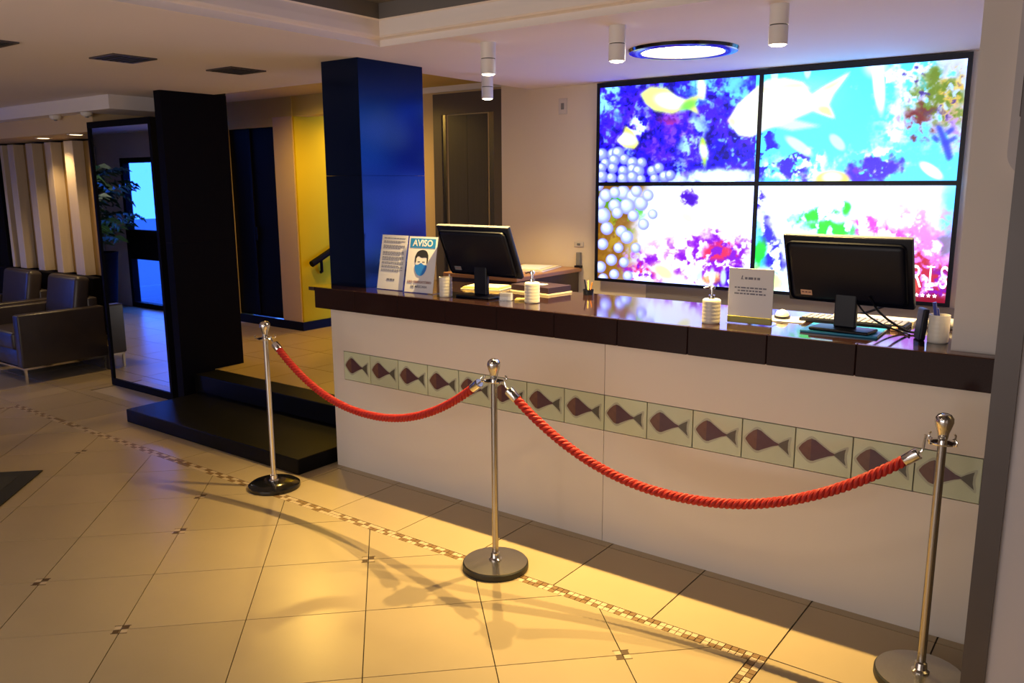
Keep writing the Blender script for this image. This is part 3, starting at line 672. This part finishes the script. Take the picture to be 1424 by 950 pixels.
downlight(-6.3, -1.0, H, 'added fill downlight in the lobby ceiling left of the armchairs, out of view', 60, (1, .84, .70), 2.6); downlight(-2.75, 3.2, 2.61, 'glowing downlight in the stairwell ceiling', 125, (1, .66, .09), 2.9); downlight(-2.3, 1.5, 2.61, 'glowing downlight in the hall ceiling before the lift', 115, (1, .62, .12), 3.0)  # first one is added out of frame to brighten armchairs and mirror view
for x, y, lb in ((1.6, -3.0, 'added flat fill lamp in the dark tray nearest the counter'), (3.6, -4.6, 'added flat fill lamp in the dark tray by the side wall'), (1.6, -4.6, 'added flat fill lamp in the dark tray by the added window')):      # unseen fill lamps added in the dark tray to light the counter front
    r = thing('added_tray_lamp', lb, 'lamp', (x, y, H+.19), group='added tray lamps')
    MB().lathe([(.12, 0), (.16, 0), (.16, -.02), (.12, -.015)], 32, cap=False).build('rim', WHITEP, r)
    MB().lathe([(0, -.01), (.12, -.01)], 32, cap=False).build('diffuser', DOWNW, r)
    d = bpy.data.lights.new('tray_fill_light', 'AREA'); d.shape = 'DISK'; d.size = .24; d.energy = 5; d.color = (1, .84, .66)
    o = bpy.data.objects.new('tray_fill_light', d); COL.objects.link(o); o.location = (x, y, H+.17)
for (x, y), lab in (((-3.35, .27), 'small white smoke detector nearest the mirror'), ((-3.9, .27), 'small grey sprinkler head on the dropped ceiling')):
    r = thing('smoke_detector', lab, 'detector', (x, y, 2.35))
    MB().lathe([(0, -.035), (.03, -.033), (.045, -.02), (.05, 0)], 20).build('housing', WHITEP, r, True); MB().lathe([(0, -.045), (.012, -.043), (.016, -.034)], 12).build('sensor', GREYPLAS, r, True)

# ------------------------------------------------------------------ barrier posts and ropes
POSTS = ((-.10, -.49), (1.59, -.545), (3.36, -.36))
def post(xy, label, flat, ang):
    r = thing('barrier_post', label, 'post', (*xy, 0), (0, 0, ang), group='rope barrier posts')
    if flat == 'black':
        MB().lathe([(0, 0), (.148, 0), (.150, .006), (.148, .022), (.130, .034), (.06, .042), (0, .043)], 56).build('base', GLOSSBK, r, True)
    else:
        MB().lathe([(0, 0), (.150, 0), (.153, .008), (.152, .028), (.147, .033), (0, .033)], 56).build('rubber_ring', RUBBER, r, True)
        MB().lathe([(.147, .0325), (.147, .0345), (.10, .038), (0, .041)], 56).build('base', STEEL, r, True)
    MB().lathe([(.030, .038), (.030, .046), (.022, .052), (.020, .075), (.0148, .08)], 28).build('base_collar', CHROME, r, True)
    MB().lathe([(.0145, .04), (.0145, .89)], 24).build('pole', STEEL if flat != 'black' else CHROME, r, True)
    h = MB().lathe([(0, .883), (.02, .884), (.046, .888), (.047, .893), (.02, .899), (0, .899)], 32)
    for k in range(4):
        a = PI/4+k*PI/2; c, s = math.cos(a), math.sin(a)
        h.tube([(c*.04, s*.04, .89), (c*.056, s*.056, .893), (c*.058, s*.058, .905), (c*.050, s*.050, .912)], .0035, 6)
    h.build('hook_ring', CHROME, r, True)
    MB().lathe([(.013, .897), (.016, .905), (.019, .925), (.026, .945), (.0305, .962), (.029, .976), (.020, .987), (.008, .991), (0, .991)], 32).build('finial', CHROME, r, True)
    return r
post(POSTS[0], 'chrome barrier post with a glossy black base, beside the black steps', 'black', 0); post(POSTS[1], 'steel barrier post standing between the two red ropes', 'steel', .0)
post(POSTS[2], 'steel barrier post by the grey pillar at the right', 'steel', .2)
def rope(a, b, s0, s1, z0, z1, zmin, label):
    A, B = Vector((*a, 0)), Vector((*b, 0)); dv = B-A
    r = thing('barrier_rope', label, 'rope', (A.x, A.y, 0), group='red barrier ropes')
    def pt(s):
        k = (s-s0)/(s1-s0); w_ = 2*k-1
        z = zmin + (z0*(1-k)+z1*k-zmin)*(abs(w_)**2.15)
        return dv*s+Vector((0, 0, z))
    N = 420; s_a, s_b = s0+.022, s1-.022
    P = [pt(s_a+(s_b-s_a)*i/N) for i in range(N+1)]
    Lg = [0.]
    for i in range(N): Lg.append(Lg[-1]+(P[i+1]-P[i]).length)
    side = Vector((-dv.y, dv.x, 0)).normalized()
    m = MB()
    for k in range(3):
        S = []
        for i, p in enumerate(P):
            t = (P[min(i+1,N)]-P[max(i-1,0)]).normalized(); up = side.cross(t).normalized()
            ang = 2*PI*k/3 + Lg[i]*2*PI/.066
            S.append(p+side*.0112*math.cos(ang)+up*.0112*math.sin(ang))
        m.tube(S, .0096, 8)
    m.build('twisted_rope', ROPER, r, True)
    for s, sg, anchor in ((s0, 1, Vector((0,0,0))), (s1, -1, dv)):
        p0, p1 = pt(s+sg*.026), pt(s+sg*.002); t = (p1-p0).normalized()
        MB().tube([p0, p0+t*.002, p1-t*.004, p1], [.0215, .0225, .0225, .019], 20).build('ferrule', CHROME, r, True)
        hk = anchor + (dv.normalized()*sg*.053) + Vector((0, 0, .897))
        q = p1+t*.012
        MB().tube([p1-t*.002, q, q+(hk-q)*.45+Vector((0,0,-.006)), hk+Vector((0,0,.004)), hk+Vector((0,0,.012))], .0042, 8).build('hook', CHROME, r, True)
rope(POSTS[0], POSTS[1], .048, .952, .872, .872, .588, 'short red twisted barrier rope on the left side'); rope(POSTS[1], POSTS[2], .040, .964, .862, .845, .515, 'long sagging red twisted barrier rope on the right side')

# ------------------------------------------------------------------ things on the counter
def bars(mb, x0, x1, z, h, rnd, y=-.0012, words=True):
    x = x0
    while x < x1-.004:
        wd = rnd.uniform(.008, .022) if words else x1-x0
        mb.box(x, min(x+wd, x1), y, y+.0006, z-h/2, z+h/2); x += wd+.004
def acrylic_sign(name, label, cat, loc, rz, w_, h_, tilt, group=None):
    r = thing(name, label, cat, loc, (0, 0, rz), group)
    lean = Matrix.Rotation(-tilt, 4, 'X')
    MB().box(-w_/2, w_/2, 0, .10, 0, .003).build('foot', ACRYL, r)
    sh = MB().box(-w_/2+.002, w_/2-.002, 0, .0012, .004, h_-.002).build('sheet', PAPER, r); sh.rotation_euler = (-tilt, 0, 0)
    pn = MB().box(-w_/2-.004, w_/2+.004, .0016, .0036, .0, h_+.003).build('holder_plate', ACRYL, r); pn.rotation_euler = (-tilt, 0, 0)
    return r, sh
rs, sh = acrylic_sign('text_sign', 'A4 sheet of printed text in a clear stand, left of the blue notice', 'sign', (.335, .075, CT), .0, .212, .325, .20)
rr = random.Random(2); m = MB()
for q, zz in enumerate((.305,.287,.279,.262,.254,.246,.224,.216,.208,.194,.186,.178,.164,.156,.142,.134,.120,.112)): bars(m, -.085, .085 - (.03 if q % 3 == 2 else 0), zz, .0042, rr)
m.build('printed_lines', INK, sh); m = MB(); bars(m, -.032, .035, .062, .012, rr); m.build('printed_signature', INK, sh)
ra, sh = acrylic_sign('notice_sign', 'notice sheet headed AVISO with a masked face, in a clear stand', 'sign', (.575, .062, CT), .05, .212, .325, .20)
MB().box(-.092, .092, -.001, 0, .258, .312).build('blue_header', BLUEP, sh)
text('header_lettering', 'AVISO', .052, PAPER, sh, (0, -.0013, .284), bold=.0012)
fx, fz = 0., .165
MB().prism_y([(fx+a, fz+b) for a, b in catm([(-.040,.020),(-.036,.055),(-.010,.066),(.020,.064),(.038,.045),(.040,.018),(.036,-.015),(.018,-.042),(0,-.050),(-.018,-.042),(-.036,-.015)])], -.0012, 0).build('printed_face', SKIN, sh)
MB().prism_y([(fx+a, fz+b) for a, b in catm([(-.045,.010),(-.046,.045),(-.030,.072),(.005,.083),(.034,.074),(.048,.048),(.046,.008),(.040,.012),(.038,.036),(.024,.040),(.0,.038),(-.022,.046),(-.036,.034),(-.038,.012)])], -.0018, -.0012).build('printed_hair', HAIR, sh)
MB().box(-.026, -.008, -.0018, -.0012, fz+.012, fz+.016).box(.008, .026, -.0018, -.0012, fz+.012, fz+.016).build('printed_eyes', HAIR, sh)
MB().prism_y([(fx+a, fz+b) for a, b in catm([(0,.008),(.020,-.002),(.042,-.006),(.040,-.030),(.024,-.056),(0,-.066),(-.024,-.056),(-.040,-.030),(-.042,-.006),(-.020,-.002)])], -.0024, -.0012).build('printed_mask', MASKB, sh)
text('small_lettering', 'USO OBRIGATÓRIO', .0195, INKB, sh, (0, -.0012, .063), bold=.0004); text('small_lettering', 'DE MÁSCARA', .0195, INK, sh, (0, -.0012, .037), bold=.0004)
# white information sign
rw = thing('information_sign', 'white information card on a green foot in front of the video wall', 'sign', (2.490, .125, CT), (0, 0, .0))
MB().box(-.10, .10, -.02, .07, 0, .004).build('foot', ACRYL, rw); MB().bbox(-.10, .10, -.006, .006, .004, .034, .002, 1).build('green_strip', GREEN, rw)
sh = MB().bbox(-.10, .10, -.0025, .0025, .030, .245, .001, 1).build('card', PAPER, rw)
m = MB(); rr = random.Random(8)
m.prism_y([(-.045,.196),(-.040,.214),(-.036,.212),(-.039,.200),(-.030,.197)], -.0035, -.002); bars(m, -.027, .040, .202, .010, rr, -.0035); m.build('printed_logo', INK, sh)
m = MB()
for a, b, zz in ((-.072,.074,.160), (-.058,.058,.147), (-.072,.068,.134)): bars(m, a, b, zz, .0062, rr, -.0035)
m.build('printed_lines', INK, sh)
# soap dispensers and cups
def ribbed(r0, h, nb, floor_r=0):
    P = [(0, 0), (r0*.93, 0), (r0*.97, .002)]
    for i in range(nb):
        for q in range(6):
            z = .003+(h-.006)*(i+q/6)/nb; P.append((r0*(1-.010+.010*math.sin(PI*q/6)), z))
    return P
def dispenser(loc, label, rz):
    r = thing('soap_dispenser', label, 'dispenser', loc, (0, 0, rz), group='ribbed soap dispensers')
    MB().lathe(ribbed(.040, .105, 6)+[(.038, .105), (.034, .108), (.012, .109), (0, .109)], 36).build('bottle', CERAM, r, True)
    MB().lathe([(.014, .108), (.014, .124), (.006, .126), (.006, .150), (.013, .151), (.013, .163), (.008, .168), (0, .168)], 20).build('pump', CHROME, r, True)
    MB().tube([(0,0,.157),(-.02,0,.158),(-.036,0,.154)], .0045, 8).build('nozzle', CHROME, r, True)
dispenser((1.323, .127, CT), 'white ribbed soap dispenser beside the left monitor', .5); dispenser((2.338, .065, CT), 'white ribbed soap dispenser beside the white information card', .5)
def cup(name, loc, label, cat, r0=.036, h=.11):
    r = thing(name, label, cat, loc)
    MB().lathe(ribbed(r0, h, 6)+[(r0, h), (r0*.9, h), (r0*.88, .01), (0, .01)], 32).build('holder', CERAM, r, True); return r
c1 = cup('white_cup', (.80, .045, CT), 'white ribbed cup between the notice and the left monitor', 'cup')
MB().tube([(.01,.005,.02),(.02,.01,.125)], .004, 8).build('stick', PAPER, c1)
c2 = cup('pen_cup', (3.236, .145, CT), 'white ribbed pen cup at the right end of the counter', 'cup', .038, .108)
MB().tube([(.0,.0,.02),(-.022,-.004,.155)], .0075, 8).build('blue_pen', PENBLUE, c2); MB().tube([(.01,.01,.02),(-.012,.012,.13)], .005, 8).build('dark_pen', PENBLUE, c2)
ph = thing('card_reader', 'dark upright card reader leaning beside the right pen cup', 'card reader', (3.165, .17, CT), (0, .08, .5))
MB().bbox(-.012, .012, -.035, .035, 0, .125, .006, 2).build('body', BLKPLAS, ph); MB().box(.0115, .013, -.025, .025, .08, .115).build('display', GREYPLAS, ph)
# monitors seen from behind
def monitor(loc, label, rz, tilt, sticker, zc=.255):
    r = thing('computer_monitor', label, 'monitor', loc, (0, 0, rz), group='monitors on the counter')
    MB().bbox(-.12, .12, -.075, .05, 0, .013, .006, 3).build('base', BLKPLAS, r, True)
    bpy.context.view_layer.update()
    MB().bbox(-.045, .045, -.005, .022, .012, .21, .006, 2).build('stand_neck', BLKPLAS, r)
    hd_ = MB(); hd_.bbox(-.255, .255, -.008, .018, -.15, .15, .006, 2); hd_.bbox(-.235, .235, -.030, -.004, -.135, .130, .024, 4)
    h_ = hd_.build('housing', BLKPLAS, r, True); h_.location = (0, -.01, zc); h_.rotation_euler = (tilt, 0, 0)
    MB().box(-.247, .247, .0178, .0186, -.142, .142).build('display_face', GLOSSBK, h_)
    MB().box(-.255, .255, -.004, .016, .1485, .1508).build('top_edge_strip', GREYPLAS, h_)
    sx = -.165
    MB().box(sx-.024, sx+.024, -.0312, -.0295, -.108, -.085).build('asset_sticker', STICK if sticker else GREYPLAS, h_)
    m_ = MB(); rb_ = random.Random(4); bars(m_, sx-.02, sx+.02, -.095, .006, rb_, -.0318); m_.build('sticker_print', INKB, h_)
    return r
monitor((.965, .145, CT), 'black monitor seen from behind, tilted, beside the notice signs', -.042, .413, False, .250); mon2 = monitor((2.885, .145, CT+.0105), 'black monitor seen from behind in front of the lower right screen', -.09, .35, True, .247)
tb = thing('blue_folder', 'flat blue folder under the base of the right monitor', 'folder', (2.875, .18, CT), (0, 0, .05))
MB().bbox(-.15, .15, -.11, .105, 0, .010, .002, 1).build('cover', BLUEBK, tb); MB().box(-.145, .151, -.105, .1, .002, .008).build('pages', PAPER, tb)
kb = thing('keyboard', 'black keyboard lying behind the right monitor', 'keyboard', (2.86, .40, CT), (0, 0, .0))
MB().bbox(-.22, .22, -.07, .07, 0, .018, .004, 2).build('case', BLKPLAS, kb)
key = MB().bbox(-.011, .011, -.011, .011, 0, .006, .002, 1).mesh('key')
for i in range(17):
    for j in range(5): link('key', key, GREYPLAS, kb).location = (-.20+.025*i, -.05+.025*j, .018)
mp = thing('mouse_pad', 'pale mouse pad at the counter edge left of the right monitor', 'mouse pad', (2.585, .345, CT), (0, 0, .1)); MB().bbox(-.085, .085, -.075, .075, 0, .004, .0015, 1).build('pad', PAPER, mp)
ms = thing('computer_mouse', 'white and black computer mouse on the pale pad', 'mouse', (2.555, .36, CT+.004), (0, 0, .35))
bm = bmesh.new(); bmesh.ops.create_uvsphere(bm, u_segments=24, v_segments=12, radius=1)
for v in bm.verts: v.co = Vector((v.co.x*.032, v.co.y*.05, max(0, v.co.z)*.030+.008))
MB().addbm(bm).build('shell', CERAM, ms, True); MB().lathe([(0,0),(1,0),(1.04,.5),(1.0,1),(0,1)], 28).build('skirt', BLKPLAS, ms, True).scale = (.034, .052, .012)
MB().lathe([(0,-.003),(.007,-.003),(.007,.003),(0,.003)], 14, (0,.026,.034), axis='x').build('wheel', BLKPLAS, ms)
def cable(name, pts, r, label, host=None):
    o = MB()
    P = [Vector(p) for p in pts]; S = []
    for i in range(len(P)-1):
        p0, p1, p2, p3 = P[max(i-1,0)], P[i], P[i+1], P[min(i+2,len(P)-1)]
        for q in range(8):
            t = q/8; S.append(.5*((2*p1)+(-p0+p2)*t+(2*p0-5*p1+4*p2-p3)*t*t+(-p0+3*p1-3*p2+p3)*t**3))
    S.append(P[-1]); o.tube(S, r, 8)
    if host is None: return tag(o.build(name, BLKPLAS, None, True), label, 'cable')
    bpy.context.view_layer.update(); c = o.build(name, BLKPLAS, None, True); c.parent = host; c.matrix_parent_inverse = host.matrix_world.inverted(); return c
cable('video_cable', [(2.98,.12,1.30),(3.01,.16,1.24),(3.05,.22,1.19),(3.10,.27,1.152),(3.13,.28,1.147)], .005, '', mon2)
cable('power_cable', [(2.93,.14,1.27),(2.96,.18,1.22),(3.02,.24,1.17),(3.08,.27,1.147),(3.12,.22,1.146)], .004, '', mon2)
cable('wall_cable', [(2.40,1.99,1.03),(2.43,1.97,.97),(2.50,1.97,.95),(2.62,1.97,1.00),(2.66,1.98,1.03)], .008, 'thick black cable looping under the video wall')
pp = thing('paper_stack', 'stack of white papers behind the right monitor', 'papers', (2.92, .545, CT), (0, 0, .03))
for i in range(3): MB().box(-.20+.01*i, .16, -.06, .06-.008*i, .006*i, .006*i+.0055).build('sheet', PAPER if i != 1 else CREAMP, pp)
tag(MB().bbox(3.03, 3.055, .30, .325, CT, CT+.016, .003, 1).build('eraser', STICK), 'tiny orange eraser among the cables', 'eraser')
wd_ = thing('white_router', 'white rounded box behind the lower right corner of the right monitor', 'box', (3.19, .52, CT)); MB().bbox(-.075, .075, -.05, .05, 0, .035, .012, 3).build('case', WHITEP, wd_); MB().bbox(-.05, .05, -.052, -.049, .012, .02, .001, 1).build('led_strip', GREYPLAS, wd_)
# behind the left monitor
def stack(name, loc, rz, sheets, label, cat):
    r = thing(name, label, cat, loc, (0, 0, rz)); z = 0
    for wx, wy, hh, mm in sheets: MB().bbox(-wx/2, wx/2, -wy/2, wy/2, z, z+hh, .001, 1).build('sheet', mm, r); z += hh+.0002
stack('folder_stack', (.76, .46, CT), .2, [(.26,.18,.006,CREAMP),(.24,.17,.008,YELLOWF),(.22,.15,.004,CREAMP)], 'loose stack of cream and yellow papers behind the left monitor', 'papers')
stack('ledger_stack', (1.12, .50, CT), -.15, [(.30,.20,.010,CREAMP),(.29,.19,.034,PURPLE),(.07,.05,.002,PAPER)], 'dark purple ledger on cream papers right of the left monitor', 'books')
stack('yellow_envelope', (1.24, .17, CT), .4, [(.09,.06,.010,YELLOWF)], 'small yellow envelope between left monitor and soap dispenser', 'envelope')
cb = thing('card_box', 'clear card box holding white cards by the left monitor base', 'box', (1.165, .115, CT), (0, 0, .3)); MB().box(-.035, .035, -.022, -.020, 0, .075).box(-.035, .035, .020, .022, 0, .045).box(-.035, .035, -.02, .02, 0, .002).build('holder', ACRYL, cb)
for i in range(5): MB().box(-.032, .030, -.015+.006*i, -.012+.006*i, .003, .040+.002*(i % 2)).build('card', PAPER, cb)
# back desk along the wall
bd = thing('back_desk', 'dark wooden back desk against the off white wall', 'desk', (.12, 1.6, 0))
MB().bbox(-.34, .33, -.42, .42, 1.085, 1.115, .004, 1).build('desk_top', WOODTOP, bd); MB().box(-.32, .315, -.40, .40, 1.02, 1.085).build('rail', WOODD, bd)
for x in (-.32, .275): MB().box(x, x+.04, -.40, .40, 0, 1.02).build('end_panel', WOODD, bd)
MB().box(-.28, .27, .36, .38, .1, 1.02).build('back_panel', WOODD, bd)
stack('desk_papers', (.20, 1.72, 1.115), .25, [(.32,.42,.006,PAPER),(.30,.40,.008,CREAMP),(.22,.30,.004,PAPER)], 'cream papers spread on the back desk', 'papers')
pk = thing('pencil_pot', 'small black pot with orange pencils at the wall end of the counter', 'pot', (1.40, .56, CT)); MB().lathe([(0,0),(.028,0),(.030,.03),(.027,.03),(.025,.004),(0,.004)], 20).build('pot', BLKPLAS, pk, True)
for i, (mm, a) in enumerate(((PENOR, .3), (YELLOWF, 2.2), (BLKPLAS, 4.))): MB().tube([(.008*math.cos(a), .008*math.sin(a), .006), (.022*math.cos(a), .022*math.sin(a), .07+.008*i)], .004, 6).build('pencil', mm, pk)
# wall fittings
def plate(x, z, w_, h_, label, rocker=True):
    r = thing('switch_plate', label, 'switch', (x, 2.03, z)); MB().bbox(-w_/2, w_/2, -.008, 0, -h_/2, h_/2, .003, 1).build('plate', PLATEM, r)
    MB().bbox(-w_*.18, w_*.18, -.012, -.007, -h_*.2, h_*.2, .002, 1).build('rocker', GREYPLAS, r)
plate(.263, 2.315, .075, .115, 'small square plate high on the off white wall'); plate(.418, 1.29, .085, .04, 'small socket plate on the wall above the back desk')
wb = thing('wall_bracket', 'narrow grey trunking rising from the back desk end', 'trunking', (.425, 2.03, 1.13)); MB().bbox(-.018, .018, -.03, 0, 0, .10, .003, 1).build('cover', GREYPLAS, wb); MB().bbox(-.026, .026, -.04, 0, -.02, .0, .002, 1).build('shoe', BLKPLAS, wb)
# rounded fitting on the front of the off white pier, half hidden by the pillar
sc_ = thing('wall_fitting', 'tall grey wall fitting with a rounded lower end behind the right pillar', 'wall fitting', (3.51, 0, 1.765))
m = MB(); pts = [(-.085, .67), (-.085, .085)] + [(-.085*math.cos(a), .085-.085*math.sin(a)) for a in [PI*i/16 for i in range(1, 16)]] + [(.05, .67)]
pts = [p for p in pts if p[0] <= .051] 
m.prism_y(pts, -.045, -.0005); m.build('cover', GREYPIL, sc_)
MB().bbox(-.06, .03, -.052, -.044, .20, .60, .003, 1).build('front_plate', DKTRIM, sc_)

# ------------------------------------------------------------------ mirror
mr_ = thing('standing_mirror', 'tall framed mirror panel standing beside the black column', 'mirror', (-2.885, .27, 0))
m = MB(); hw = .485; m.box(-hw, -hw+.035, 0, .06, 0, 2.27).box(hw-.035, hw, 0, .06, 0, 2.27).box(-hw+.035, hw-.035, 0, .06, 0, .06).box(-hw+.035, hw-.035, 0, .06, 2.22, 2.27); m.build('frame', BLACKP, mr_)
MB().box(-hw+.034, hw-.034, .012, .03, .059, 2.221).build('mirror_glass', MIRROR, mr_); MB().box(-hw+.034, hw-.034, .031, .05, .059, 2.221).build('backing', BLACKP, mr_)

# ------------------------------------------------------------------ slatted wall panel, bench back and armchairs
sp = thing('slatted_panel', 'panel of upright beige boards with gold gaps behind the armchairs', 'wall panel', (-5.29, .84, 0))
MB().box(-.96, .86, .02, .05, .85, 2.18).build('gold_backing', GOLD, sp)
for a, b in ((-.96, -.90), (-.77, -.63), (-.34, -.20), (.08, .21), (.48, .66)): MB().bbox(a, b, -.09, .02, .85, 2.18, .004, 1).build('board', BOARD, sp)
tag(MB().bbox(-6.6, -4.3, .66, .74, .0, .86, .01, 1).build('bench_back', BLACKP), 'long low black backing board behind the armchairs', 'partition')
tag(MB().bbox(-7.2, -6.27, .72, .88, 0, 2.19, .004, 1).build('dark_wall_panel', BLACKP), 'tall black wall panel at the far left edge', 'wall panel')
ac = thing('armchair', 'dark brown leather armchair with chrome legs nearest the mirror', 'armchair', (-4.39, .2, 0), group='leather armchairs')
for sx in (-1, 1): MB().bbox(min(sx*.41, sx*.30), max(sx*.41, sx*.30), -.40, .38, .145, .625, .018, 3).build('armrest', LEATHER, ac, True)
MB().bbox(-.298, .298, -.37, .34, .145, .30, .015, 2).build('seat_base', LEATHER, ac, True); MB().bbox(-.295, .295, -.415, .24, .302, .465, .035, 4).build('seat_cushion', LEATHER, ac, True)
MB().bbox(-.298, .298, .28, .38, .145, .70, .02, 3).build('back_frame', LEATHER, ac, True)
bkc = MB().bbox(-.29, .29, -.075, .075, 0, .44, .045, 4).build('back_cushion', LEATHER, ac, True); bkc.location = (0, .20, .466); bkc.rotation_euler = (-.17, 0, 0)
for sx in (-1, 1):
    for sy in (-.37, .35): MB().box(sx*.385-.010, sx*.385+.010, sy-.010, sy+.010, 0, .145).build('leg', CHROME, ac)
MB().box(-.398, .398, -.383, -.357, .128, .1455).box(-.398, .398, .337, .363, .128, .1455).box(-.398, -.372, -.357, .337, .128, .1455).box(.372, .398, -.357, .337, .128, .1455).build('leg_frame', CHROME, ac)
dup(ac, (-5.36, .2, 0), 'dark brown leather armchair cut by the left photo edge')

# ------------------------------------------------------------------ floor mat
fm = thing('floor_mat', 'dark entrance mat with a black border at the left edge', 'mat', (-1.75, -2.05, 0), (0, 0, PI/4))
MB().bbox(-.80, .80, -.45, .45, 0, .008, .003, 1).build('border', DKMAT, fm); MB().box(-.70, .70, -.35, .35, .006, .0095).build('pile', MATIN, fm)

# ------------------------------------------------------------------ seen in the mirror: potted palm, white column, street
pt_ = thing('potted_palm', 'tall potted palm reflected in the standing mirror', 'plant', (-7.32, -1.70, 0))
MB().lathe([(0,0),(.17,0),(.24,.80),(.25,.86),(.23,.86),(.21,.80),(0,.80)], 28).build('pot', BLACKP, pt_, True)
rp = random.Random(11)
for i in range(4): MB().tube([(.05*math.cos(i*1.6), .05*math.sin(i*1.6), .8), (.1*math.cos(i*1.6), .1*math.sin(i*1.6), 1.25)], .014, 6).build('stem', LEAF, pt_)
def frond(length, droop):
    m = MB(); pts = []
    for i in range(7):
        t = i/6; pts.append((length*t*(1-.15*t), 0, length*(.75*t-droop*t*t)))
    for sd in (-1, 1):
        for i in range(1, 7):
            p = pts[i]; n = len(m.v); wl = .17*length*(1.15-abs(i/6-.5))*1.6
            m.v += [p, (p[0]+.05*length, sd*wl*.55, p[2]+.02), (p[0]+.11*length, sd*wl, p[2]-.05), (p[0]+.10*length, sd*wl*.5, p[2]-.03)]
            m.face((n, n+1, n+2, n+3))
    n = len(m.v); m.v += [(x, .008, z) for x, y, z in pts]+[(x, -.008, z) for x, y, z in pts]
    for i in range(6): m.face((n+i, n+i+1, n+7+i+1, n+7+i))
    return m.mesh('leaf')
fr_ = [frond(.60, .55), frond(.5, .8), frond(.62, .35)]
for i in range(44):
    o = link('leaf', fr_[i % 3], LEAF, pt_); o.location = (.05*math.cos(i), .05*math.sin(i), .92+.021*i); o.rotation_euler = (rp.uniform(-.2,.2), rp.uniform(-.3,.2), i*2.4)
tag(MB().bbox(-8.9, -8.45, -2.38, -2.1, 0, 2.3, .01, 1).build('white_column', PIER), 'plain white column reflected behind the palm', 'column')
cr = thing('parked_car', 'white car parked outside the street window', 'car', (-8.2, -6.5, -.13))
MB().prism_y([(-2.0,.3),(2.0,.3),(2.05,.75),(1.3,.9),(.8,1.4),(-.9,1.42),(-1.6,.95),(-2.05,.85)], -.8, .8).build('body', CARW, cr); MB().prism_y([(1.15,.93),(.72,1.34),(-.85,1.36),(-1.4,.95)], -.81, .81).build('side_window', DARKGL, cr)
for x in (-1.25, 1.25):
    for y in (-.72, .72): MB().lathe([(0,-.1),(.22,-.1),(.33,-.08),(.33,.08),(.22,.1),(0,.1)], 24, (x, y, .33), axis='y').build('wheel', RUBBER, cr, True)
sbd = thing('street_building', 'pale building across the street', 'building', (-14, -24, -.13)); MB().box(-9, 9, -2, 0, 0, 4).build('facade', BLDG, sbd)
for i in range(7): MB().box(-8+2.4*i, -6.6+2.4*i, 0, .05, .9, 2.6).build('window', DARKGL, sbd)
